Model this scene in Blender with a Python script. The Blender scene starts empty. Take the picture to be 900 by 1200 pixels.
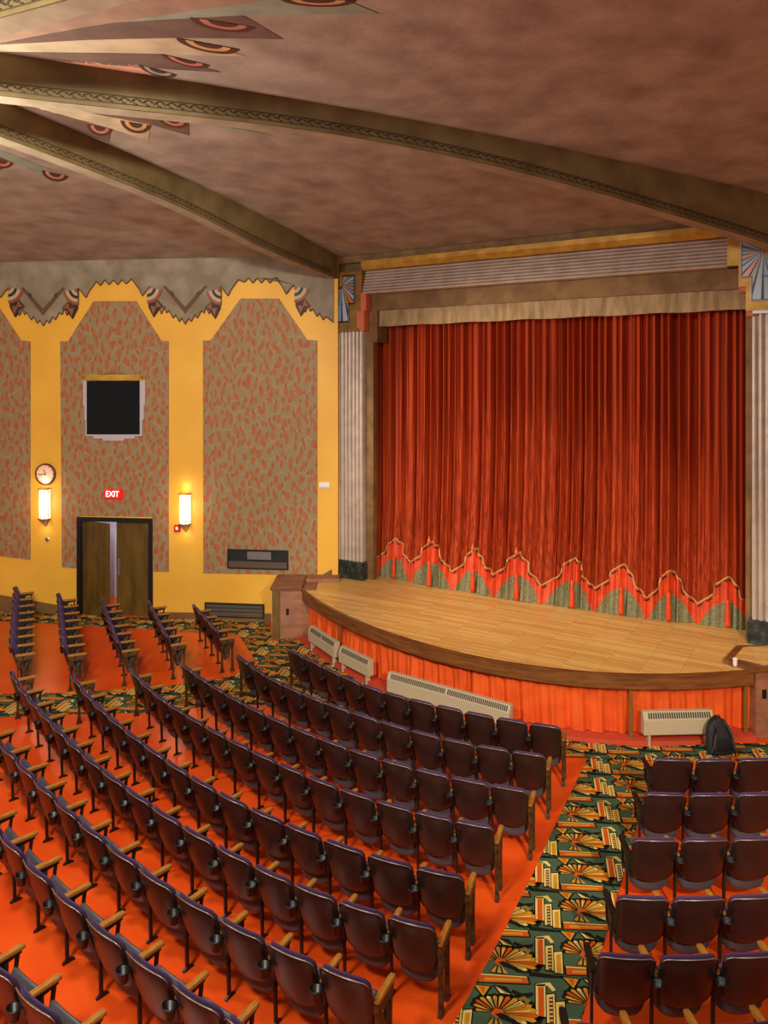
import bpy, bmesh, math, random
from mathutils import Vector, Matrix
random.seed(7)
PI = math.pi
SC = bpy.context.scene
COL = SC.collection
F, CX, HY, H = 900.0, 450.0, 450.0, 5.5          # focal length in pixels, principal point, eye height

# ------------------------------------------------------------------ pixel -> place
def P(px, py, z=0.0):
    """point at height z seen at a pixel"""
    d = (H - z) * F / (py - HY)
    return Vector(((px - CX) / F * d, d, z))

class WallFrame:
    """a vertical wall: x runs left to right along it, y runs away from the room"""
    def __init__(self, A, B):
        self.o = Vector((A[0], A[1])); e = Vector((B[0], B[1])) - self.o
        self.len = e.length; self.e = e.normalized(); self.away = Vector((-self.e.y, self.e.x))
        self.rot = math.atan2(self.e.y, self.e.x)
    def s(self, px, off=0.0):
        a = (px - CX) / F; o = self.o + self.away * off
        Y = o.dot(self.away) / (a * self.away.x + self.away.y)
        p = Vector((a * Y, Y)); return (p - self.o).dot(self.e), Y
    def sz(self, px, py, off=0.0):
        s, Y = self.s(px, off); return s, H - (py - HY) * Y / F
    def w(self, s, off=0.0, z=0.0):
        p = self.o + self.e * s + self.away * off; return Vector((p.x, p.y, z))
    def px(self, s, off=0.0):
        p = self.w(s, off); return CX + F * p.x / p.y

# ------------------------------------------------------------------ materials
def lin(c):
    return tuple((v / 255 / 12.92) if v / 255 <= 0.04045 else ((v / 255 + 0.055) / 1.055) ** 2.4 for v in c) + (1.0,)
def mat(name, c, rough=0.6, metal=0.0, c2=None, nscale=8.0, nlo=0.35, nhi=0.65, bump=0.0, bscale=60.0, sheen=0.0, sheen_c=None,
        emit=None, estr=0.0, stretch=None, spec=0.5, detail=4.0, coat=0.0, trans=0.0):
    m = bpy.data.materials.new(name); m.use_nodes = True
    nt = m.node_tree; b = nt.nodes['Principled BSDF']
    b.inputs['Base Color'].default_value = lin(c); b.inputs['Roughness'].default_value = rough
    b.inputs['Metallic'].default_value = metal; b.inputs['Specular IOR Level'].default_value = spec
    if coat: b.inputs['Coat Weight'].default_value = coat; b.inputs['Coat Roughness'].default_value = 0.14
    if sheen:
        b.inputs['Sheen Weight'].default_value = sheen; b.inputs['Sheen Roughness'].default_value = 0.4
        b.inputs['Sheen Tint'].default_value = lin(sheen_c or c)
    if emit:
        b.inputs['Emission Color'].default_value = lin(emit); b.inputs['Emission Strength'].default_value = estr
    tc = mp = None
    def coords():
        nonlocal tc, mp
        if tc is None:
            tc = nt.nodes.new('ShaderNodeTexCoord'); mp = nt.nodes.new('ShaderNodeMapping')
            nt.links.new(tc.outputs['Object'], mp.inputs['Vector'])
            if stretch: mp.inputs['Scale'].default_value = stretch
        return mp.outputs['Vector']
    if c2:
        n = nt.nodes.new('ShaderNodeTexNoise'); n.inputs['Scale'].default_value = nscale; n.inputs['Detail'].default_value = detail
        nt.links.new(coords(), n.inputs['Vector'])
        r = nt.nodes.new('ShaderNodeValToRGB'); r.color_ramp.elements[0].position = nlo; r.color_ramp.elements[1].position = nhi
        r.color_ramp.elements[0].color = lin(c); r.color_ramp.elements[1].color = lin(c2)
        nt.links.new(n.outputs['Fac'], r.inputs['Fac']); nt.links.new(r.outputs['Color'], b.inputs['Base Color'])
    if bump:
        n = nt.nodes.new('ShaderNodeTexNoise'); n.inputs['Scale'].default_value = bscale; n.inputs['Detail'].default_value = 3
        nt.links.new(coords(), n.inputs['Vector'])
        bp = nt.nodes.new('ShaderNodeBump'); bp.inputs['Strength'].default_value = bump; bp.inputs['Distance'].default_value = 0.02
        nt.links.new(n.outputs['Fac'], bp.inputs['Height']); nt.links.new(bp.outputs['Normal'], b.inputs['Normal'])
    return m

M = {}
M['orange_floor'] = mat('orange painted floor', (230, 84, 22), 0.30, c2=(216, 70, 15), nscale=1.3, bump=0.04, bscale=9)
M['yellow'] = mat('yellow wall paint', (232, 176, 58), 0.55, c2=(222, 164, 50), nscale=0.8)
M['ceiling'] = mat('mottled ceiling plaster', (130, 116, 100), 0.85, c2=(180, 168, 150), nscale=1.9, nlo=0.25, nhi=0.78, detail=12, bump=0.25, bscale=14)
M['beam'] = mat('olive gold beam paint', (100, 84, 48), 0.7, c2=(126, 110, 70), nscale=2.0, detail=6)
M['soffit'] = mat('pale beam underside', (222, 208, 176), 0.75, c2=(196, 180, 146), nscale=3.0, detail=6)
M['scroll'] = mat('dark scroll ornament', (70, 56, 32), 0.7)
M['frieze'] = mat('scuffed grey plaster', (124, 110, 88), 0.75, c2=(150, 138, 116), nscale=2.2, detail=9, nlo=0.4, nhi=0.7)
M['frieze_line'] = mat('brown frieze edge', (96, 66, 40), 0.7)
M['fan_dark'] = mat('dark fan ornament', (40, 32, 28), 0.6)
M['fan_cream'] = mat('cream fan ornament', (178, 158, 124), 0.6)
M['fan_rust'] = mat('rust fan ornament', (140, 76, 44), 0.6)
M['black'] = mat('black paint', (14, 13, 13), 0.45)
M['screen'] = mat('dark screen', (10, 10, 11), 0.18)
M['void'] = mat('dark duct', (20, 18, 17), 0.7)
M['silver'] = mat('lilac silver frame', (196, 186, 192), 0.4, 0.3)
M['gold'] = mat('gold paint', (206, 160, 62), 0.45, 0.25, c2=(176, 128, 44), nscale=5)
M['old_gold'] = mat('dull gold', (150, 108, 40), 0.55, 0.15, c2=(120, 84, 34), nscale=4)
M['marble'] = mat('dark green marble', (38, 44, 40), 0.25, c2=(84, 92, 84), nscale=9, detail=8, nlo=0.45, nhi=0.8)
M['flute'] = mat('pale silver fluting', (196, 178, 164), 0.42, 0.15, c2=(178, 160, 146), nscale=4)
M['coral'] = mat('coral paint', (200, 104, 66), 0.6)
M['brown_beam'] = mat('brown plaster', (104, 74, 40), 0.75, c2=(134, 100, 58), nscale=3, detail=6)
M['valance'] = mat('stained canvas pelmet', (220, 192, 146), 0.85, c2=(168, 136, 92), nscale=3.2, stretch=(2.4, 1, 0.5), nlo=0.42, nhi=0.75, detail=5)
M['glass_black'] = mat('black leading', (26, 26, 34), 0.4)
M['glass_blue'] = mat('slate blue glass', (112, 132, 164), 0.25)
M['glass_pale'] = mat('pale blue glass', (156, 168, 186), 0.3)
M['glass_green'] = mat('sage glass', (128, 130, 88), 0.25)
M['glass_rust'] = mat('rust glass', (204, 104, 56), 0.25)
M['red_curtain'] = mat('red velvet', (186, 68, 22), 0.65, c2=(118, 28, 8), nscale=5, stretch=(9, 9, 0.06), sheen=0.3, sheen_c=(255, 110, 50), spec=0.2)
M['orange_band'] = mat('orange satin band', (222, 76, 28), 0.5, c2=(204, 62, 20), nscale=5, sheen=0.2)
M['green_hem'] = mat('sage velvet hem', (104, 104, 70), 0.8, c2=(142, 136, 100), nscale=26, detail=6)
M['cord'] = mat('gold cord', (196, 146, 88), 0.6)
M['cord_dark'] = mat('dark dashes of cord', (70, 24, 14), 0.7)
M['skirt'] = mat('orange cotton skirt', (234, 92, 14), 0.75, c2=(216, 76, 10), nscale=3, sheen=0.15)
M['fascia'] = mat('stained wood edging', (132, 82, 38), 0.4, c2=(100, 58, 26), nscale=2.5, stretch=(1, 1, 8), detail=6)
M['pier_pink'] = mat('pinkish worn wood', (158, 106, 78), 0.6, c2=(134, 86, 60), nscale=3, stretch=(1, 1, 3))
M['olive_wood'] = mat('olive stained wood', (112, 84, 30), 0.5, c2=(92, 66, 24), nscale=4, stretch=(4, 4, 1))
M['beige_metal'] = mat('beige enamelled metal', (188, 172, 142), 0.4)
M['slot'] = mat('dark slots', (70, 62, 50), 0.7)
M['post'] = mat('varnished post', (126, 88, 34), 0.45)
M['curb'] = mat('coral curb paint', (196, 72, 48), 0.6)
M['base'] = mat('brown baseboard', (122, 88, 46), 0.6, c2=(104, 74, 40), nscale=3)
M['door_wood'] = mat('dark stained door', (104, 78, 26), 0.4, c2=(78, 56, 18), nscale=2.2, stretch=(3, 3, 0.6), detail=6)
M['steel'] = mat('brushed steel', (180, 178, 176), 0.35, 0.8)
M['hall'] = mat('pale corridor paint', (190, 186, 200), 0.7)
M['white'] = mat('white plastic', (232, 226, 214), 0.4)
M['lamp_glass'] = mat('lit opal glass', (255, 240, 220), 0.3, emit=(255, 242, 228), estr=0.9)
M['exit_red'] = mat('lit red exit panel', (200, 20, 16), 0.4, emit=(220, 22, 16), estr=0.55)
M['exit_white'] = mat('lit exit letters', (255, 245, 235), 0.4, emit=(255, 230, 220), estr=1.5)
M['alarm'] = mat('red alarm box', (190, 18, 16), 0.35)
M['clock_face'] = mat('clock face', (236, 196, 170), 0.4)
M['wood_rim'] = mat('brown clock rim', (92, 46, 22), 0.4)
# seats
M['shell'] = mat('dark brown back shell', (44, 29, 24), 0.33, c2=(33, 21, 18), nscale=3, spec=0.5, bump=0.03, bscale=20)
M['purple'] = mat('purple velour', (60, 34, 74), 0.85, sheen=0.3, sheen_c=(150, 110, 170), bump=0.1, bscale=200)
M['vinyl'] = mat('grey vinyl seat', (74, 72, 76), 0.5, c2=(62, 60, 65), nscale=5)
M['rim'] = mat('worn metal rim', (150, 134, 124), 0.35, 0.7)
M['iron'] = mat('dark iron', (34, 28, 24), 0.45, 0.3)
M['bronze'] = mat('bronzed aisle leg', (96, 66, 28), 0.45, 0.3, c2=(40, 28, 18), nscale=18)
M['arm'] = mat('oak armrest', (172, 116, 44), 0.4, c2=(138, 88, 32), nscale=9, stretch=(6, 1, 6))
M['cup_black'] = mat('black cup holder', (16, 15, 16), 0.4)
M['bag'] = mat('black nylon', (26, 26, 27), 0.7, bump=0.1, bscale=80)
M['bag_strap'] = mat('grey webbing', (52, 52, 50), 0.8)
for k, c in dict(c_green=(70, 90, 68), c_gold=(196, 140, 40), c_cream=(222, 196, 112), c_rust=(196, 84, 22), c_black=(28, 28, 20),
                 c_olive=(132, 112, 48), c_plum=(106, 50, 40)).items():
    M[k] = mat('carpet ' + k[2:], c, 0.95, bump=0.3, bscale=300, spec=0.1)
for k, c in dict(p_teal=(150, 160, 138), p_brown=(112, 88, 74), p_cream=(196, 178, 142), p_pink=(210, 150, 118), p_coral=(196, 122, 96),
                 p_dark=(84, 48, 24), p_sand=(208, 164, 110), p_wash=(166, 136, 112)).items():
    M[k] = mat('ceiling paint ' + k[2:], c, 0.85, c2=tuple(int(v * 0.86) for v in c), nscale=3, detail=7)

def wallpaper():
    m = bpy.data.materials.new('leaf wallpaper'); m.use_nodes = True; nt = m.node_tree; N = nt.nodes; L = nt.links
    b = N['Principled BSDF']; b.inputs['Roughness'].default_value = 0.7
    tc = N.new('ShaderNodeTexCoord'); sp = N.new('ShaderNodeSeparateXYZ'); cb = N.new('ShaderNodeCombineXYZ'); L.new(tc.outputs['Object'], sp.inputs[0])
    L.new(sp.outputs['X'], cb.inputs['X']); L.new(sp.outputs['Z'], cb.inputs['Y'])
    nz = N.new('ShaderNodeTexNoise'); nz.inputs['Scale'].default_value = 2.2; nz.inputs['Detail'].default_value = 1; L.new(cb.outputs[0], nz.inputs['Vector'])
    mx = N.new('ShaderNodeVectorMath'); mx.operation = 'MULTIPLY_ADD'; mx.inputs[1].default_value = (0.22, 0.22, 0)
    L.new(nz.outputs['Color'], mx.inputs[0]); L.new(cb.outputs[0], mx.inputs[2])
    col = None
    def layer(rot, sx, sy, feat, lo, hi, c, rnd, prev):
        mp = N.new('ShaderNodeMapping'); L.new(mx.outputs[0], mp.inputs['Vector']); mp.inputs['Rotation'].default_value = (0, 0, rot); mp.inputs['Scale'].default_value = (sx, sy, 1)
        vo = N.new('ShaderNodeTexVoronoi'); vo.voronoi_dimensions = '2D'; vo.feature = feat; vo.inputs['Scale'].default_value = 1; vo.inputs['Randomness'].default_value = rnd
        L.new(mp.outputs[0], vo.inputs['Vector'])
        r = N.new('ShaderNodeMapRange'); r.inputs['From Min'].default_value = lo; r.inputs['From Max'].default_value = hi; r.inputs['To Min'].default_value = 1; r.inputs['To Max'].default_value = 0
        L.new(vo.outputs['Distance'], r.inputs['Value'])
        mi = N.new('ShaderNodeMix'); mi.data_type = 'RGBA'; mi.inputs['B'].default_value = lin(c); L.new(r.outputs['Result'], mi.inputs['Factor'])
        if prev is None: mi.inputs['A'].default_value = lin((142, 120, 84))
        else: L.new(prev, mi.inputs['A'])
        return mi.outputs['Result']
    c = layer(0.0, 3.4, 2.8, 'DISTANCE_TO_EDGE', 0.015, 0.05, (156, 134, 96), 0.8, None)
    c = layer(0.55, 6.2, 3.0, 'F1', 0.27, 0.31, (162, 92, 48), 0.55, c)
    c = layer(-0.7, 6.6, 3.1, 'F1', 0.17, 0.21, (152, 84, 44), 0.6, c)
    L.new(c, b.inputs['Base Color'])
    return m
M['wallpaper'] = wallpaper()

def planks(rot):
    m = bpy.data.materials.new('oak stage boards'); m.use_nodes = True; nt = m.node_tree; N = nt.nodes; L = nt.links
    b = N['Principled BSDF']; b.inputs['Roughness'].default_value = 0.38
    tc = N.new('ShaderNodeTexCoord'); mp = N.new('ShaderNodeMapping'); L.new(tc.outputs['Object'], mp.inputs['Vector'])
    mp.inputs['Rotation'].default_value = (0, 0, rot)
    br = N.new('ShaderNodeTexBrick'); L.new(mp.outputs[0], br.inputs['Vector'])
    br.inputs['Scale'].default_value = 1.0; br.inputs['Brick Width'].default_value = 1.1; br.inputs['Row Height'].default_value = 0.075
    br.inputs['Mortar Size'].default_value = 0.003; br.inputs['Bias'].default_value = 0.0
    br.inputs['Color1'].default_value = lin((240, 198, 118)); br.inputs['Color2'].default_value = lin((216, 164, 88)); br.inputs['Mortar'].default_value = lin((112, 66, 24))
    nz = N.new('ShaderNodeTexNoise'); nz.inputs['Scale'].default_value = 3; nz.inputs['Detail'].default_value = 6
    m2 = N.new('ShaderNodeMapping'); m2.inputs['Scale'].default_value = (1, 9, 1); L.new(mp.outputs[0], m2.inputs['Vector']); L.new(m2.outputs[0], nz.inputs['Vector'])
    mi = N.new('ShaderNodeMix'); mi.data_type = 'RGBA'; mi.blend_type = 'OVERLAY'; mi.inputs['Factor'].default_value = 0.4
    L.new(br.outputs['Color'], mi.inputs['A']); L.new(nz.outputs['Color'], mi.inputs['B']); L.new(mi.outputs['Result'], b.inputs['Base Color'])
    return m

# ------------------------------------------------------------------ objects
def obj(name, bm, mats, parent=None, smooth=False, loc=None, rotz=0.0):
    me = bpy.data.meshes.new(name); bmesh.ops.recalc_face_normals(bm, faces=bm.faces[:]); bm.to_mesh(me); bm.free()
    for m in (mats if isinstance(mats, (list, tuple)) else [mats]): me.materials.append(M[m] if isinstance(m, str) else m)
    if smooth:
        for p in me.polygons: p.use_smooth = True
    o = bpy.data.objects.new(name, me); COL.objects.link(o)
    if parent: o.parent = parent
    if loc is not None: o.location = loc
    if rotz: o.rotation_euler = (0, 0, rotz)
    return o
def tag(o, label=None, cat=None, group=None, kind=None):
    for k, v in (('label', label), ('category', cat), ('group', group), ('kind', kind)):
        if v: o[k] = v
    return o
def thing(name, label, cat, loc=(0, 0, 0), rotz=0.0, group=None):
    o = bpy.data.objects.new(name, None); COL.objects.link(o); o.empty_display_size = 0.1
    o.location = loc; o.rotation_euler = (0, 0, rotz); return tag(o, label, cat, group)
def struct(name, bm, m, **k):
    return tag(obj(name, bm, m, **k), kind='structure')
def box(bm, x0, x1, y0, y1, z0, z1, mi=0):
    v = [bm.verts.new(p) for p in ((x0,y0,z0),(x1,y0,z0),(x1,y1,z0),(x0,y1,z0),(x0,y0,z1),(x1,y0,z1),(x1,y1,z1),(x0,y1,z1))]
    fs = []
    for f in ((0,3,2,1),(4,5,6,7),(0,1,5,4),(1,2,6,5),(2,3,7,6),(3,0,4,7)):
        fa = bm.faces.new([v[i] for i in f]); fa.material_index = mi; fs.append(fa)
    return v
def B(*a, bev=0.0):
    bm = bmesh.new(); box(bm, *a)
    if bev: bmesh.ops.bevel(bm, geom=bm.edges[:], offset=bev, segments=2, affect='EDGES', clamp_overlap=True)
    return bm
def prism(bm, pts, y0, y1, mi=0, axis='y'):
    """extrude a 2-D outline (x,z) from y0 to y1; axis 'z': outline (x,y) from z0 to z1; axis 'x': outline (y,z)"""
    def q(p, t): return (p[0], t, p[1]) if axis == 'y' else ((p[0], p[1], t) if axis == 'z' else (t, p[0], p[1]))
    a = [bm.verts.new(q(p, y0)) for p in pts]; b = [bm.verts.new(q(p, y1)) for p in pts]; n = len(pts)
    for f in [a[::-1], b] + [[a[i], a[(i+1) % n], b[(i+1) % n], b[i]] for i in range(n)]:
        fa = bm.faces.new(f); fa.material_index = mi
def PR(pts, y0, y1, axis='y', bev=0.0):
    bm = bmesh.new(); prism(bm, pts, y0, y1, 0, axis)
    if bev: bmesh.ops.bevel(bm, geom=bm.edges[:], offset=bev, segments=2, affect='EDGES', clamp_overlap=True)
    return bm
def tube(bm, pts, r, n=8, mi=0, closed=False):
    pts = [Vector(p) for p in pts]; rings = []; N = len(pts)
    for i, p in enumerate(pts):
        d = (pts[(i+1) % N] - pts[i-1]) if closed else (pts[min(i+1, N-1)] - pts[max(i-1, 0)])
        d.normalize(); up = Vector((0,0,1)) if abs(d.z) < 0.9 else Vector((1,0,0))
        a = d.cross(up).normalized(); b = d.cross(a)
        rr = r[i] if isinstance(r, (list, tuple)) else r
        rings.append([bm.verts.new(p + a*rr*math.cos(2*PI*k/n) + b*rr*math.sin(2*PI*k/n)) for k in range(n)])
    for i in range(N if closed else N-1):
        A, Bq = rings[i], rings[(i+1) % N]
        for k in range(n):
            f = bm.faces.new((A[k], A[(k+1) % n], Bq[(k+1) % n], Bq[k])); f.material_index = mi
    if not closed:
        for R in (rings[0][::-1], rings[-1]): bm.faces.new(R).material_index = mi
def lathe(bm, prof, n=20, c=(0,0,0), mi=0, axis='z', cap=True):
    def q(r, h, a):
        x, y = r*math.cos(a), r*math.sin(a)
        v = (x, y, h) if axis == 'z' else (x, h, y)
        return (c[0]+v[0], c[1]+v[1], c[2]+v[2])
    rings = [[bm.verts.new(q(r, h, 2*PI*k/n)) for k in range(n)] for r, h in prof]
    for A, Bq in zip(rings, rings[1:]):
        for k in range(n): bm.faces.new((A[k], A[(k+1) % n], Bq[(k+1) % n], Bq[k])).material_index = mi
    if cap:
        for R in (rings[0][::-1], rings[-1]): bm.faces.new(R).material_index = mi
def grid(bm, rows, mi=0, closed=False):
    vs = [[bm.verts.new(p) for p in r] for r in rows]
    for A, Bq in zip(vs, vs[1:]):
        for k in range(len(A)-1): bm.faces.new((A[k], A[k+1], Bq[k+1], Bq[k])).material_index = mi
    return vs
def text_bm(s, size, depth):
    cu = bpy.data.curves.new('t', 'FONT'); cu.body = s; cu.size = size; cu.extrude = depth; cu.align_x = 'CENTER'; cu.align_y = 'CENTER'
    o = bpy.data.objects.new('t', cu); COL.objects.link(o)
    me = bpy.data.meshes.new_from_object(o.evaluated_get(bpy.context.evaluated_depsgraph_get()))
    bm = bmesh.new(); bm.from_mesh(me); bpy.data.objects.remove(o); bpy.data.curves.remove(cu); bpy.data.meshes.remove(me)
    bmesh.ops.rotate(bm, verts=bm.verts, cent=(0,0,0), matrix=Matrix.Rotation(PI/2, 3, 'X')); return bm

# ------------------------------------------------------------------ the room
LW = WallFrame((-7.73, 18.40), (-1.175, 17.60))     # left wall, ends in the corner beside the stage
PW = WallFrame((-0.76, 17.57), (6.42, 13.13))       # front faces of the two proscenium columns
CORNER_L = LW.w(LW.len); CORNER_R = PW.w(PW.len + 0.95)
RDIR = Vector((PW.e.x, PW.e.y)); 
# right wall mirrors the left wall about the stage's axis
def mirror(p):
    mid = PW.o + PW.e * ((PW.s(432)[0] + PW.s(880)[0]) / 2)
    q = Vector((p[0], p[1])) - mid; return mid + q - PW.e * 2 * q.dot(PW.e)
L_END = LW.w(-7.0)
mr = mirror(CORNER_L); CORNER_R = Vector((mr.x, mr.y, 0)); mr2 = mirror(L_END); R_END = Vector((mr2.x, mr2.y, 0))
RW = WallFrame(CORNER_R, R_END)
HUB = Vector((-5.82, 7.82)); CEIL = 8.42

bm = bmesh.new()
prism(bm, [(-16, -3), (12, -3), (16, 6), (16, 16), (7, 21), (-2, 22), (-16, 22)], -0.12, 0.0, axis='z')
struct('floor', bm, 'orange_floor')

# left wall with the door opening
dx0, dzt = LW.sz(93, 608); dx1, _ = LW.sz(177, 608)
bm = bmesh.new()
for a, b_, z0, z1 in ((-7.0, dx0, 0, 8.5), (dx1, LW.len + 0.12, 0, 8.5), (dx0, dx1, dzt, 8.5)): box(bm, a, b_, 0, 0.18, z0, z1)
struct('wall_left', bm, 'yellow', loc=LW.w(0), rotz=LW.rot)
struct('wall_right', B(0, RW.len, 0, 0.18, 0, 8.5), 'yellow', loc=RW.w(0), rotz=RW.rot)

# corridor seen through the door gap
bm = bmesh.new(); x0, x1 = dx0 - 1.2, dx1 + 0.6
box(bm, x0, x1, 1.5, 1.6, 0, 2.7); box(bm, x0 - 0.1, x0, 0.18, 1.6, 0, 2.7); box(bm, x1, x1 + 0.1, 0.18, 1.6, 0, 2.7); box(bm, x0, x1, 0.18, 1.6, 2.7, 2.8)
struct('wall_corridor', bm, 'hall', loc=LW.w(0), rotz=LW.rot)

# baseboard with the raking top at the left
bz = lambda px, py: LW.sz(px, py)
bm = bmesh.new()
L0 = bz(-40, 690); pts = [(-7.0, 0), (dx0 - 0.07, 0), (dx0 - 0.07, bz(93, 713)[1]), bz(40, 704), bz(0, 697), (-7.0, 0.62)]
prism(bm, pts, -0.03, 0.0)
prism(bm, [(dx1 + 0.07, 0), (LW.s(318)[0], 0), (LW.s(318)[0], bz(318, 719)[1]), (dx1 + 0.07, bz(178, 717)[1])], -0.03, 0.0)
prism(bm, [LW.sz(*q) for q in ((372, 677), (389, 667), (389, 690), (372, 690))], -0.03, 0.0)
struct('baseboard_left', bm, 'base', loc=LW.w(0), rotz=LW.rot)

# door
def wthing(name, label, cat, px, py, W=LW, off=0.0, group=None):
    s, z = W.sz(px, py, off); return thing(name, label, cat, W.w(s, off, z), W.rot, group)
door = tag(thing('door_1', None, None, LW.w(dx0), LW.rot), kind='structure')
dw = dx1 - dx0
bm = bmesh.new(); t = 0.1
box(bm, -0.05, t - 0.05, -0.04, 0.2, 0, dzt + 0.05); box(bm, dw - t + 0.05, dw + 0.05, -0.04, 0.2, 0, dzt + 0.05); box(bm, t - 0.05, dw - t + 0.05, -0.04, 0.2, dzt - 0.05, dzt + 0.05)
obj('door_frame', bm, 'black', door)
lw_ = (dw - 0.1) / 2
rl = obj('door_leaf', B(dw/2 + 0.005, dw - 0.055, 0.06, 0.105, 0.01, dzt - 0.06, bev=0.004), 'door_wood', door)
obj('pull_handle', B(dw/2 + 0.06, dw/2 + 0.10, 0.02, 0.06, 0.95, 1.35, bev=0.008), 'steel', rl)
ll = obj('door_leaf', B(0, lw_, 0.0, 0.045, 0.01, dzt - 0.06, bev=0.004), 'door_wood', door)
ll.location = (0.055, 0.06, 0); ll.rotation_euler = (0, 0, math.radians(-20))
obj('push_bar', B(0.08, lw_ - 0.05, 0.045, 0.10, 0.98, 1.05, bev=0.01), 'steel', ll)

# wallpaper panels
def panel(picks, label, notch=None):
    pts = [LW.sz(*p) for p in picks]
    o = obj('wallpaper_panel', PR(pts, -0.02, 0.0), 'wallpaper', loc=LW.w(0), rotz=LW.rot)
    return tag(o, label, 'wall panel', 'leaf patterned panels on the yellow wall')
panel([(-92, 640), (36, 656), (36, 400), (25, 399), (-4, 355), (-56, 355), (-82, 400), (-92, 400)], 'leaf-patterned wall panel cut off by the left edge, beside the clock')
panel([(73, 664.5), (92.2, 666), (92.2, 604.5), (178, 605.5), (178, 669.5), (198, 670), (198, 400), (189, 399), (160, 353), (110, 353), (80, 400), (71, 400)],
      'leaf-patterned wall panel around the double doors and dark screen')
panel([(238.5, 671.5), (372, 674), (372, 399), (360, 398), (327, 350), (282, 350), (247, 399), (238, 399)], 'leaf-patterned wall panel between the right sconce and the stage')

# zigzag plaster frieze
tips = [(52, 382), (218, 380)]
low = []
def half(tx, ty, sg, sc=1.0):
    # from tip outward to the flat teeth, offsets in pixels of the photo
    q = [(0, 0), (4, -7), (7, -3), (11, -11), (14, -7), (19, -16), (22, -13), (24, -21), (28, -12), (31, -25), (34, -22), (41, -44), (44, -41), (50, -33), (54, -41), (62, -52)]
    return [(tx + sg * x * sc, ty + y) for x, y in q]
fr = []
fr += [(-40, 326), (-22, 332)] + half(52, 382, -1)[::-1][1:] + half(52, 382, 1)[1:]
fr += [(119, 335), (124, 328), (129, 334), (134, 328), (139, 334), (144, 328), (149, 333), (155, 327)]
fr += half(218, 380, -1)[::-1][0:] + half(218, 380, 1)[1:]
fr += [(287, 331), (292, 326), (297, 332), (302, 326), (307, 332), (312, 326), (317, 332), (322, 326), (327, 326)]
fr += half(386, 378, -1)[::-1][0:-1] + [(389, 376)]
fr = [p for p in fr]
pts = [LW.sz(*p) for p in fr]
pts = [(-7.0, pts[0][1])] + pts + [(LW.s(391)[0], LW.sz(391, 378)[1]), (LW.s(391)[0], CEIL + 0.05), (-7.0, CEIL + 0.05)]
fz = thing('plaster_frieze', 'grey zigzag plaster frieze under the ceiling along the yellow wall', 'frieze', LW.w(0), LW.rot)
obj('frieze_band', PR(pts, -0.05, 0.0), 'frieze', fz)
bm = bmesh.new()
for a, b_ in zip(pts[:-3], pts[1:-2]): tube(bm, [(a[0], -0.05, a[1]), (b_[0], -0.05, b_[1])], 0.014, 5)
obj('frieze_edging', bm, 'frieze_line', fz)
def fan(cx, cy, sg):
    bm = bmesh.new()
    def T(l, mi, y0): prism(bm, [LW.sz(cx + sg*x, cy + y, 0) for x, y in l], -y0, -0.01, mi)
    T([(-9, -16), (9, 6), (4, 8), (-3, 18), (-9, 6)], 0, 0.06)
    T([(1, -2), (7, 6), (0, 6)], 2, 0.08); T([(-6, 5), (1, 6), (-3, 15)], 2, 0.085)
    for k, (R_, mi) in enumerate(((14, 2), (11.5, 1), (8.5, 0), (6, 1), (3.2, 2))):
        T([(-10, -17)] + [(-10 + R_*1.25*math.cos(math.radians(q*10)), -17 + R_*1.35*math.sin(math.radians(q*10))) for q in range(1, 10)], mi, 0.078 + 0.004*k)
    obj('fan_ornament', bm, ['fan_dark', 'fan_cream', 'fan_rust'], fz)
fan(22, 354, 1); fan(83, 356, -1); fan(184, 354, 1); fan(250, 356, -1); fan(356, 353, 1)
def chev(cx, cy):
    bm = bmesh.new()
    for sg in (-1, 1):
        prism(bm, [LW.sz(cx + sg*x, cy + y) for x, y in [(0, 0), (26, -32), (23, -33), (0, -8)]], -0.065, -0.04, 0)
        prism(bm, [LW.sz(cx + sg*x, cy + y) for x, y in [(13, -20), (18, -27), (14, -25)]], -0.075, -0.04, 1)
    obj('chevron_moulding', bm, ['frieze_line', 'fan_dark'], fz)
chev(52, 370); chev(218, 368)

# ceiling
def wall_r(th):
    d = Vector((math.cos(th), math.sin(th))); best = 15.0
    for A, Bp in ((L_END, CORNER_L), (CORNER_L, CORNER_R), (CORNER_R, R_END)):
        a = Vector((A.x, A.y)) - HUB; e = Vector((Bp.x, Bp.y)) - Vector((A.x, A.y)); den = d.x*e.y - d.y*e.x
        if abs(den) < 1e-9: continue
        t = (a.x*e.y - a.y*e.x) / den; u = (a.x*d.y - a.y*d.x) / den
        if t > 0 and -0.001 <= u <= 1.001: best = min(best, t)
    return best
def zc(x, y):
    q = Vector((x, y)) - HUB; r = q.length
    if r < 1e-6: return CEIL + 0.68
    t = min(r / wall_r(math.atan2(q.y, q.x)), 1.0); return CEIL + 0.68 * (1 - t*t)
def PC(px, py, drop=0.0):
    z = 9.0
    for _ in range(12):
        Y = (z - H) * F / (HY - py); X = (px - CX) / F * Y; z = zc(X, Y) - drop
    return Vector((X, Y, z))
bm = bmesh.new(); NT, NR = 360, 14
up = []; dn = []
for j in range(1, NR + 1):
    r1 = []; 
    for k in range(NT + 1):
        th = 2*PI*k/NT; R = (wall_r(th) + 0.12) * j / NR; t = j / NR
        r1.append((HUB.x + R*math.cos(th), HUB.y + R*math.sin(th), CEIL + 0.68*(1 - t*t)))
    dn.append(r1)
vs = grid(bm, dn); c0 = bm.verts.new((HUB.x, HUB.y, CEIL + 0.68))
for k in range(NT): bm.faces.new((vs[0][k], vs[0][k+1], c0))
bmesh.ops.remove_doubles(bm, verts=bm.verts, dist=1e-4)
ce = struct('ceiling', bm, 'ceiling', smooth=True)

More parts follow.
